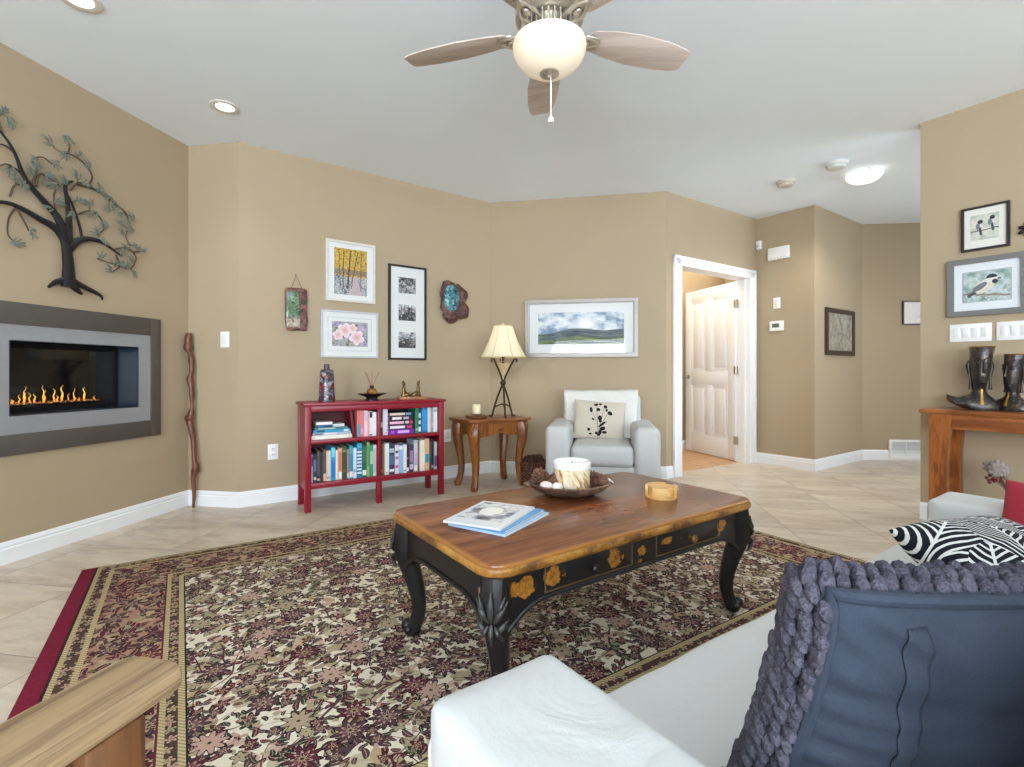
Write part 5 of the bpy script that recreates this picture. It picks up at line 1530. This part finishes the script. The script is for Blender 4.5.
for i, (lab, p, r_, s_) in enumerate(CLB):
    o = cone0 if i == 0 else cone0.copy()
    if i: COL.objects.link(o)
    o.location = Bm @ Vector(p); o.rotation_euler = r_; o.scale = (s_, s_, s_)
    tag(o, lab, 'pine cone', 'pine cones in the wooden bowl')
for i, (p, r_, lab) in enumerate((((-.125, -.058, .056), (.028, .022, .018), 'pinkish-white shell at left front of the bowl'), ((-.078, -.082, .054), (.026, .022, .018), 'white shell in bowl in front of the candle'))):
    mb = MB(); mb.ball((0, 0, 0), r_, 16, amp=.1)
    for k in range(7):
        a = (k-3)*.35; mb.tube([(0, -r_[1]*.9*math.cos(a)*.2, r_[2]*1.0), (math.sin(a)*r_[0]*.75, math.cos(a)*r_[1]*-.6, r_[2]*.75), (math.sin(a)*r_[0], math.cos(a)*-r_[1]*.95, .0)], .0022, 6)
    o = mb.build('shell', plain('shell_white', ((226, 206, 200), (232, 224, 214))[i], .5, 0, .06, 60), None, Bm @ Vector(p), rot=(.2, .1, i))
    tag(o, lab, 'shell', 'shells in the wooden bowl')
mb = MB(); mb.tube(catmull([(.150, .05, .060), (.175, .01, .068), (.19, -.03, .066), (.20, -.055, .058)], 5), [.004]*5+[.006]*6+[.003]*5, 8)
o = mb.build('feather', plain('pale_driftwood_twig', (222, 214, 204), .7), None, (BW[0], BW[1], BW[2]), 8)
o.scale = (BS, BS, BS)
o.name = 'driftwood_twig'
tag(o, 'pale driftwood twig resting on right rim of the bowl', 'twig')

# coaster holder
CP = (.628, 2.100, TZ)
PINE = wood('light_pine', (200, 150, 84), (232, 190, 124), 0, 5, .45, 8)
t = thing('coaster_holder', 'round light wooden coaster holder with cut-out side on coffee table', 'coaster holder', CP, 20)
t.scale = (.93, .93, .78)
mb = MB(); mb.lathe([(0, 0), (.070, 0), (.071, .003), (.071, .010), (0, .010)], 36); mb.build('base', PINE, t)
for a0, a1 in ((-55, 40), (150, 250)) if False else ((200, 262), (-62, 0), (40, 150)):
    mb = MB()
    n_ = 12; pts = [(.071*math.cos(R(a0+(a1-a0)*k/n_)), .071*math.sin(R(a0+(a1-a0)*k/n_))) for k in range(n_+1)] + [(.058*math.cos(R(a1-(a1-a0)*k/n_)), .058*math.sin(R(a1-(a1-a0)*k/n_))) for k in range(n_+1)]
    mb.prism(pts, .010, .062, bev=.0015); mb.build('side', PINE, t, smooth=30)
for k in range(6):
    lab = ['light wooden coaster lowest in the holder', 'light wooden coaster second from bottom in holder', 'light wooden coaster third from bottom in holder', 'light wooden coaster third from top in holder', 'light wooden coaster second from top in holder', 'light wooden coaster on top in the holder'][k]
    mb = MB(); mb.lathe([(0, 0), (.055, 0), (.0565, .0015), (.0565, .0062), (.055, .0078), (.046, .0078), (.044, .0068), (0, .0068)], 32)
    o = mb.build('coaster', PINE, None, (CP[0], CP[1], CP[2]+.0105*.78+.0082*.78*k), 20)
    o.scale = (.93, .93, .78)
    tag(o, lab, 'coaster', 'coasters in the holder')

# ------------------------------------------------------------------ console table on the right
CN = W_JK; ca = CN.a
c0 = CN.at(.1, 0, .37)
TEAK = wood('reddish_teak', (100, 50, 20), (160, 94, 44), 2, 3.2, .32, 6, .1)
TEAKT = wood('reddish_teak_top', (108, 56, 28), (166, 104, 58), 0, 3.2, .3, 8, .1)
con = thing('console_table', 'reddish wooden console table with flared legs against right wall', 'console table', c0, ca)
CL, CDD, CZ = 1.5, .35, .775
mb = MB(); mb.bb(0, CL, 0, CDD, CZ-.026, CZ, .004); mb.build('top', TEAKT, con, smooth=30)
def flared(x, y, sgn):
    mb = MB()
    prof = []
    for k in range(9):
        tt = k/8; z = (CZ-.026)*tt; w_ = .086 + .028*(2*tt-1)**2*(1 if tt > .5 else .6)
        prof.append((z, w_))
    t = bmesh.new(); rings = []
    for z, w_ in prof:
        x0, x1 = (x, x+w_) if sgn > 0 else (x-w_, x)
        rings.append([t.verts.new(p) for p in ((x0, y, z), (x1, y, z), (x1, y+.055, z), (x0, y+.055, z))])
    for A, B in zip(rings, rings[1:]):
        for k in range(4): t.faces.new((A[k], A[(k+1) % 4], B[(k+1) % 4], B[k]))
    t.faces.new(rings[0][::-1]); t.faces.new(rings[-1])
    bmesh.ops.recalc_face_normals(t, faces=t.faces)
    mb.add(t); return mb
for x, s_ in ((.045, 1), (CL-.045, -1)):
    for y in (.018, CDD-.073):
        flared(x, y, s_).build('leg', TEAK, con, smooth=30)
for y in (.028, CDD-.05):
    mb = MB(); mb.bb(.14, CL-.14, y, y+.022, CZ-.116, CZ-.026, .002); mb.build('apron', TEAKT, con, smooth=30)
for x in (.055, CL-.077):
    mb = MB(); mb.bb(x, x+.022, .073, CDD-.073, CZ-.116, CZ-.026, .002); mb.build('side_apron', TEAKT, con, smooth=30)

# two bronze busts
BBR = Mat('black_bronze_patina', .28, .35, .5); P = BBR.coord(); f = BBR.noise(P, 16, 4, .6); f2 = BBR.noise(P, 70, 2)
BBR.color(BBR.ramp(f*.7+f2*.3, [(.36, C(28, 25, 25)), (.52, C(52, 46, 44)), (.64, C(92, 78, 62)), (.76, C(150, 118, 70))])); BBR.bump(f2, .3, .004)
GLD = plain('rubbed_gold', (170, 128, 62), .35, .8, .2, 40)
def bust(loc, rz, hh, label, lean):
    t = thing('bust_sculpture', label, 'sculpture', loc, rz)
    mb = MB()
    #          z    x-off  rx    ry    y-off
    secs = [(0, 0, .098, .060, 0), (.012, -.006, .112, .064, 0), (.045, -.012, .108, .058, 0), (.070, -.006, .078, .050, 0), (.095, 0, .046, .040, 0), (.115, .001, .035, .036, 0), (.135, .002, .033, .037, 0),
            (.150, .002, .034, .044, -.004), (.170, .003, .037, .052, -.004), (.20, .004, .044, .057, -.002), (.235, .006, .049, .059, 0), (.27, .008, .051, .060, 0), (.30, .010, .052, .060, .002), (.32, .012, .053, .061, .003), (.35, .015, .055, .061, .004), (.385, .018, .060, .062, .006), (.39, .018, .058, .060, .006), (.386, .018, .05, .052, .006), (.384, .018, 0.001, .001, .006)]
    k = hh/.39
    t_ = bmesh.new(); rings = []
    for z, xo, rx, ry, yo in secs:
        ring = []
        for i in range(28):
            a = 2*PI*i/28
            wob = 1 + (.0 if z > .08 else .35*max(0, -math.cos(a))**3*lean)
            up_ = .055*max(0, -math.cos(a))**4*lean if z < .06 else 0
            ring.append(t_.verts.new(((xo+rx*wob*math.cos(a))*k, (yo+ry*math.sin(a))*k, (z+up_)*k)))
        rings.append(ring)
    for A, B in zip(rings, rings[1:]):
        for i in range(28): t_.faces.new((A[i], A[(i+1) % 28], B[(i+1) % 28], B[i]))
    t_.faces.new(rings[0][::-1]); t_.faces.new(rings[-1]); bmesh.ops.recalc_face_normals(t_, faces=t_.faces)
    mb.add(t_)
    fy = -.058*k; xm = .007*k
    mb.tube([(xm, fy-.001, .312*k), (xm, fy-.009, .275*k), (xm, fy-.018, .238*k), (xm, fy-.006, .229*k)], [.0055*k, .0065*k, .0105*k, .006*k], 8)   # nose
    for s_ in (-1, 1):
        mb.tube(catmull([(xm+s_*.006*k, fy-.003, .306*k), (xm+s_*.024*k, fy+.002, .318*k), (xm+s_*.044*k, fy+.024, .302*k)], 4), .0048*k, 8)      # brow
        mb.ball((xm+s_*.023*k, fy+.006, .288*k), (.015*k, .009*k, .008*k), 10)                                                        # eye
        mb.tube(catmull([(xm+s_*.048*k, .004*k, .305*k), (xm+s_*.056*k, .006*k, .27*k), (xm+s_*.049*k, .004*k, .215*k), (xm+s_*.047*k, .0, .17*k), (xm+s_*.046*k, -.004*k, .125*k)], 4), lerp_list([.006*k, .012*k, .008*k, .006*k, .011*k], 17), 8)   # ear with long pendant
    mb.ball((xm, fy-.001, .206*k), (.017*k, .009*k, .0055*k), 10); mb.ball((xm, fy, .195*k), (.014*k, .009*k, .006*k), 10)      # lips
    mb.ball((xm, fy+.010, .174*k), (.018*k, .014*k, .013*k), 10)                                                              # chin
    mb.build('bust', BBR.m, t, smooth=60)
    mb = MB(); mb.tube([((.018+.0595*math.cos(2*PI*i/32))*k, (.006+.0615*math.sin(2*PI*i/32))*k, .388*k) for i in range(32)], .0042*k, 6, close=True); mb.build('crown_rim', GLD, t)
    mb = MB(); mb.tube([(.004*k, -.040*k, .128*k), (.002*k, -.041*k, .10*k), (.0, -.054*k, .07*k), (-.002*k, -.064*k, .035*k)], [(.005*k, .003*k), (.006*k, .003*k), (.008*k, .003*k), (.011*k, .003*k)], 8, ref=(1, 0, 0)); mb.build('necklace', GLD, t)
    return t
cz_ = CZ+.001
bust(CN.at(.345, cz_, .20), ca+28, .385, 'taller dark bronze bust with flat crown, left on the console table', .9)
bust(CN.at(.485, cz_, .16), ca-22, .335, 'shorter dark bronze bust at right edge of photo on console', .3)
# dark ornament cut by the picture edge
mb = MB()
for k in range(7):
    a = 2*PI*k/7; mb.ball((.03*math.cos(a), -.012, .03*math.sin(a)), (.018, .008, .011), 8, rot=(0, -a, 0))
mb.ball((0, -.016, 0), (.016, .014, .016), 10)
o = mb.build('wall_ornament', BLACK_IRON, None, CN.at(.525, 1.865), ca)
tag(o, 'small dark flower-shaped ornament at photo edge beside the bird print', 'wall ornament')
# dried flowers in a pot under the console
pp = CN.at(.56, 0, .22)
t = thing('dried_flower_arrangement', 'dried grey flowers and red berries in pot under console table', 'dried flowers', pp, ca)
mb = MB(); mb.lathe([(0, 0), (.06, 0), (.085, .06), (.09, .14), (.07, .20), (.06, .22), (.055, .215), (0, .18)], 24); mb.build('pot', plain('brown_pot', (86, 66, 52), .5), t)
STEM = plain('dry_stem', (112, 98, 80), .8); PET = plain('dusty_petal', (150, 138, 132), .8, 0, .15, 50); BERR = plain('dark_red_berry', (104, 24, 30), .35)
rd = random.Random(21)
for k in range(9):
    a = rd.uniform(-1.0, 1.0)+PI; L = rd.uniform(.10, .20)
    tip = Vector((math.cos(a)*L, -.05+math.sin(a)*L*.5, .30+rd.uniform(0, .16)))
    mb = MB(); mb.tube(catmull([(0, 0, .19), (tip.x*.4, tip.y*.4, .28), tip], 4), .003, 6); mb.build('stem', STEM, t)
    mb = MB()
    if k % 3 == 2:
        for q in range(5): mb.ball((tip.x+rd.uniform(-.03, .03), tip.y+rd.uniform(-.02, .02), tip.z+rd.uniform(-.02, .02)), .009, 8)
        mb.build('berries', BERR, t)
    else:
        for q in range(7):
            b_ = 2*PI*q/7; mb.ball((tip.x+.02*math.cos(b_), tip.y, tip.z+.02*math.sin(b_)), (.021, .007, .014), 8, rot=(0, -b_, 0))
        mb.ball(tip, .011, 8); mb.build('flower', PET, t)

# ------------------------------------------------------------------ wooden chair at lower left
AR = wood('weathered_oak_arm', (112, 88, 62), (178, 150, 112), 1, 7.0, .6, 18, .6)
AR2 = wood('brown_oak_post', (66, 40, 20), (118, 78, 44), 2, 4, .45, 10, .2)
wch = thing('wooden_armchair', 'rustic wooden armchair with broad flat arms in near left corner', 'chair', (-.492, .70, 0), -15)
def arm_plank(x):
    # flat plank, rounded at its front end; runs back from the front
    pts = []
    w0, w1, L = .054, .060, .62
    for k in range(9):
        a = PI*k/8; pts.append((x+w0*math.copysign(abs(math.cos(a))**.6, math.cos(a)), -.028+.028*abs(math.sin(a))**.7))
    pts += [(x-w1, -L), (x+w1, -L)]
    mb = MB(); mb.prism(pts, .576, .602, bev=.005, seg=2); return mb
for x in (0, -.62):
    arm_plank(x).build('arm', AR, wch, smooth=30)
    mb = MB(); mb.bb(x-.024, x+.056, -.135, -.065, 0, .576, .004); mb.build('front_leg', AR2, wch, smooth=30)
    mb = MB(); mb.box((x, -.60, .30), (.045, .05, .60), rot=(R(6), 0, 0), bev=.004); mb.build('rear_leg', AR2, wch, smooth=30)
mb = MB(); mb.bb(-.59, -.03, -.60, -.08, .37, .40, .006); mb.build('seat', AR2, wch, smooth=30)
for k in range(5):
    x = -.52+.105*k
    mb = MB(); mb.box((x, -.66, .68), (.09, .02, .62), rot=(R(12), 0, 0), bev=.004); mb.build('back_slat', AR2, wch, smooth=30)
for z in (.42, .93):
    mb = MB(); mb.box((-.31, -.635-(z-.42)*.21, z), (.58, .03, .06), rot=(R(12), 0, 0), bev=.004); mb.build('back_rail', AR2, wch, smooth=30)

# ------------------------------------------------------------------ ceiling: fan, lights, detectors
FC = (.156, 2.085); FBZ = 2.425
fan = thing('ceiling_fan', 'five-blade ceiling fan with frosted glass bowl light and pull chain', 'ceiling fan', (*FC, 0), 0)
NK = plain('fan_brushed_nickel', (200, 192, 178), .32, .8, .05, 30)
mb = MB(); mb.lathe([(0, H), (.085, H), (.085, H-.02), (.06, H-.05), (.03, H-.06), (.03, FBZ+.13), (0, FBZ+.13)], 32); mb.build('canopy', NK, fan)
mb = MB(); mb.lathe([(0, FBZ+.15), (.06, FBZ+.15), (.125, FBZ+.125), (.142, FBZ+.09), (.142, FBZ+.045), (.125, FBZ+.03), (.10, FBZ+.024), (0, FBZ+.024)], 40); mb.build('motor_housing', NK, fan)
mb = MB(); mb.lathe([(.09, FBZ+.03), (.09, FBZ-.03), (.11, FBZ-.034), (.118, FBZ-.045), (.06, FBZ-.05), (0, FBZ-.05)], 40)
for k in range(30):
    a = 2*PI*k/30; mb.box((.105*math.cos(a), .105*math.sin(a), FBZ-.003), (.028, .008, .05), rot=(0, 0, a), bev=.003)
mb.build('vent_ring', NK, fan)
mb = MB(); mb.lathe([(.086, FBZ+.022), (.086, FBZ-.028)], 24); mb.build('vent_shadow', BLACK_IRON, fan)
BL = wood('pale_driftwood_blade', (184, 168, 156), (212, 198, 186), 0, 3, .5, 10, .05)
for k in range(5):
    a = R(18+72*k)
    Mx = Matrix.Rotation(a, 4, 'Z') @ Matrix.Translation((0, 0, FBZ)) @ Matrix.Rotation(R(-11), 4, 'X')
    pts = [(.19, -.050), (.28, -.070), (.40, -.082), (.54, -.078), (.62, -.066), (.655, -.054), (.662, -.04), (.662, .036), (.654, .050), (.62, .062), (.54, .074), (.40, .080), (.28, .068), (.19, .050), (.175, .03), (.175, -.03)]
    mb = MB(); mb.prism(pts, -.003, .003, M=Mx, bev=.0015); bl = mb.build('blade', BL, fan, smooth=30)
    mb = MB()
    Mi = Matrix.Rotation(a, 4, 'Z') @ Matrix.Translation((0, 0, FBZ))
    mb.tube(catmull([(.10, -.018, -.012), (.15, -.034, -.020), (.195, -.020, -.012), (.225, 0, -.008)], 4), .0075, 8, M=Mi)
    mb.tube(catmull([(.10, .018, -.012), (.15, .034, -.020), (.195, .020, -.012), (.225, 0, -.008)], 4), .0075, 8, M=Mi)
    mb.box((.19, 0, -.007), (.07, .07, .006), bev=.003, M=Mi); mb.ball((.165, 0, -.016), (.022, .016, .012), 12, M=Mi)
    mb.build('blade_bracket', NK, bl)
GB = Mat('frosted_bowl_glass', .35)
lw = GB.new('ShaderNodeLayerWeight'); lw.inputs[0].default_value = .35
GB.color(C(226, 212, 186)); GB.emit(GB.ramp(V(GB.n, lw.outputs[1]), [(0, (1, .95, .86, 1)), (.45, (1, .90, .76, 1)), (1, (.85, .62, .40, 1))]), .24)
mb = MB(); mb.lathe([(.120, FBZ-.045), (.150, FBZ-.052), (.154, FBZ-.068), (.150, FBZ-.090), (.138, FBZ-.116), (.115, FBZ-.143), (.082, FBZ-.164), (.045, FBZ-.175), (0, FBZ-.178)], 40); mb.build('glass_bowl', GB.m, fan, smooth=60)
mb = MB(); mb.lathe([(.040, FBZ-.172), (.041, FBZ-.180), (.032, FBZ-.186), (.014, FBZ-.190), (.008, FBZ-.198), (0, FBZ-.199)], 20); mb.build('finial', NK, fan)
mb = MB(); mb.tube([(.006, -.006, FBZ-.195), (.006, -.006, 2.062)], .0016, 6); ch = mb.build('pull_chain', plain('white_chain', (220, 214, 206), .4), fan)
mb = MB(); mb.lathe([(0, 2.04), (.010, 2.043), (.012, 2.052), (.006, 2.064), (0, 2.066)], 14, c=(.006, -.006, 0)); mb.build('pull_knob', WHITE_PLASTIC, ch)
d = bpy.data.lights.new('fan_bulb', 'SPOT'); d.spot_size = R(150); d.spot_blend = .6; d.energy = 14; d.color = (1, .9, .74); d.shadow_soft_size = .14
o = bpy.data.objects.new('fan_bulb', d); COL.objects.link(o); o.location = (*FC, FBZ-.205)

EM = Mat('lit_lamp_lens', .4); EM.color(C(255, 250, 240)); EM.emit((1, .95, .86, 1), 2.2)
def can(loc, label):
    t = thing('recessed_light', label, 'recessed light', (*loc, H), 0, 'recessed ceiling lights')
    mb = MB(); mb.lathe([(.055, 0), (.055, -.003), (.082, -.006), (.088, -.003), (.088, 0)], 36); mb.build('trim_ring', plain('can_trim', (226, 222, 214), .4, 0, .02), t)
    mb = MB(); mb.lathe([(0, -.002), (.055, -.002), (.055, -.0005), (0, -.0005)], 30); mb.build('lens', EM.m, t)
    d = bpy.data.lights.new('recessed_lamp', 'SPOT'); d.energy = 11; d.spot_size = R(110); d.spot_blend = .8; d.color = (1, .95, .87); d.shadow_soft_size = .05
    o = bpy.data.objects.new('recessed_lamp', d); COL.objects.link(o); o.location = (loc[0], loc[1], H-.02)
can((-1.856, 3.233), 'lit recessed ceiling light above the left corner and walking stick')
can((-1.99, 2.30), 'lit recessed ceiling light near the top left, above the metal tree')
t = thing('hall_ceiling_light', 'lit white glass dome ceiling light in the hallway', 'ceiling light', (3.02, 4.29, H), 0)
HD = Mat('lit_dome_glass', .3); HD.color(C(252, 248, 240)); HD.emit((1, .95, .85, 1), 1.1)
mb = MB(); mb.lathe([(0, -.012), (.132, -.012), (.136, -.026), (.122, -.052), (.09, -.074), (.05, -.086), (0, -.09)], 36); mb.build('dome', HD.m, t, smooth=60)
mb = MB(); mb.lathe([(0, 0), (.12, 0), (.125, -.014), (0, -.014)], 36); mb.build('base', WHITE_PLASTIC, t)
for k in range(3):
    a = 2*PI*k/3+R(250); mb = MB(); mb.box((.133*math.cos(a), .133*math.sin(a), -.022), (.014, .010, .026), rot=(0, 0, a), bev=.002); mb.build('clip', NK, t, smooth=30)
d = bpy.data.lights.new('hall_lamp', 'SPOT'); d.energy = 48; d.color = (1, .98, .94); d.shadow_soft_size = .14; d.spot_size = R(165); d.spot_blend = .5
o = bpy.data.objects.new('hall_lamp', d); COL.objects.link(o); o.location = (3.02, 4.29, H-.13)
def detector(loc, label, c, r):
    t = thing('smoke_detector', label, 'smoke detector', (*loc, H), 0)
    mb = MB(); mb.lathe([(0, 0), (r, 0), (r, -.012), (r*.92, -.022), (r*.8, -.024)], 32); mb.build('base', c, t)
    mb = MB(); mb.lathe([(r*.82, -.020), (r*.74, -.044), (r*.5, -.050), (0, -.050)], 32)
    for k in range(12):
        a = 2*PI*k/12; mb.box((r*.79*math.cos(a), r*.79*math.sin(a), -.034), (.006, .012, .012), rot=(0, 0, a))
    mb.build('cover', c, t)
detector((2.66, 4.10), 'white round smoke detector beside the lit hall dome light', plain('detector_white', (206, 206, 202), .5, 0, .02), .085)
detector((2.46, 4.49), 'beige round detector on ceiling nearer the door, left of white one', plain('detector_beige', (190, 184, 166), .5, 0, .02), .078)
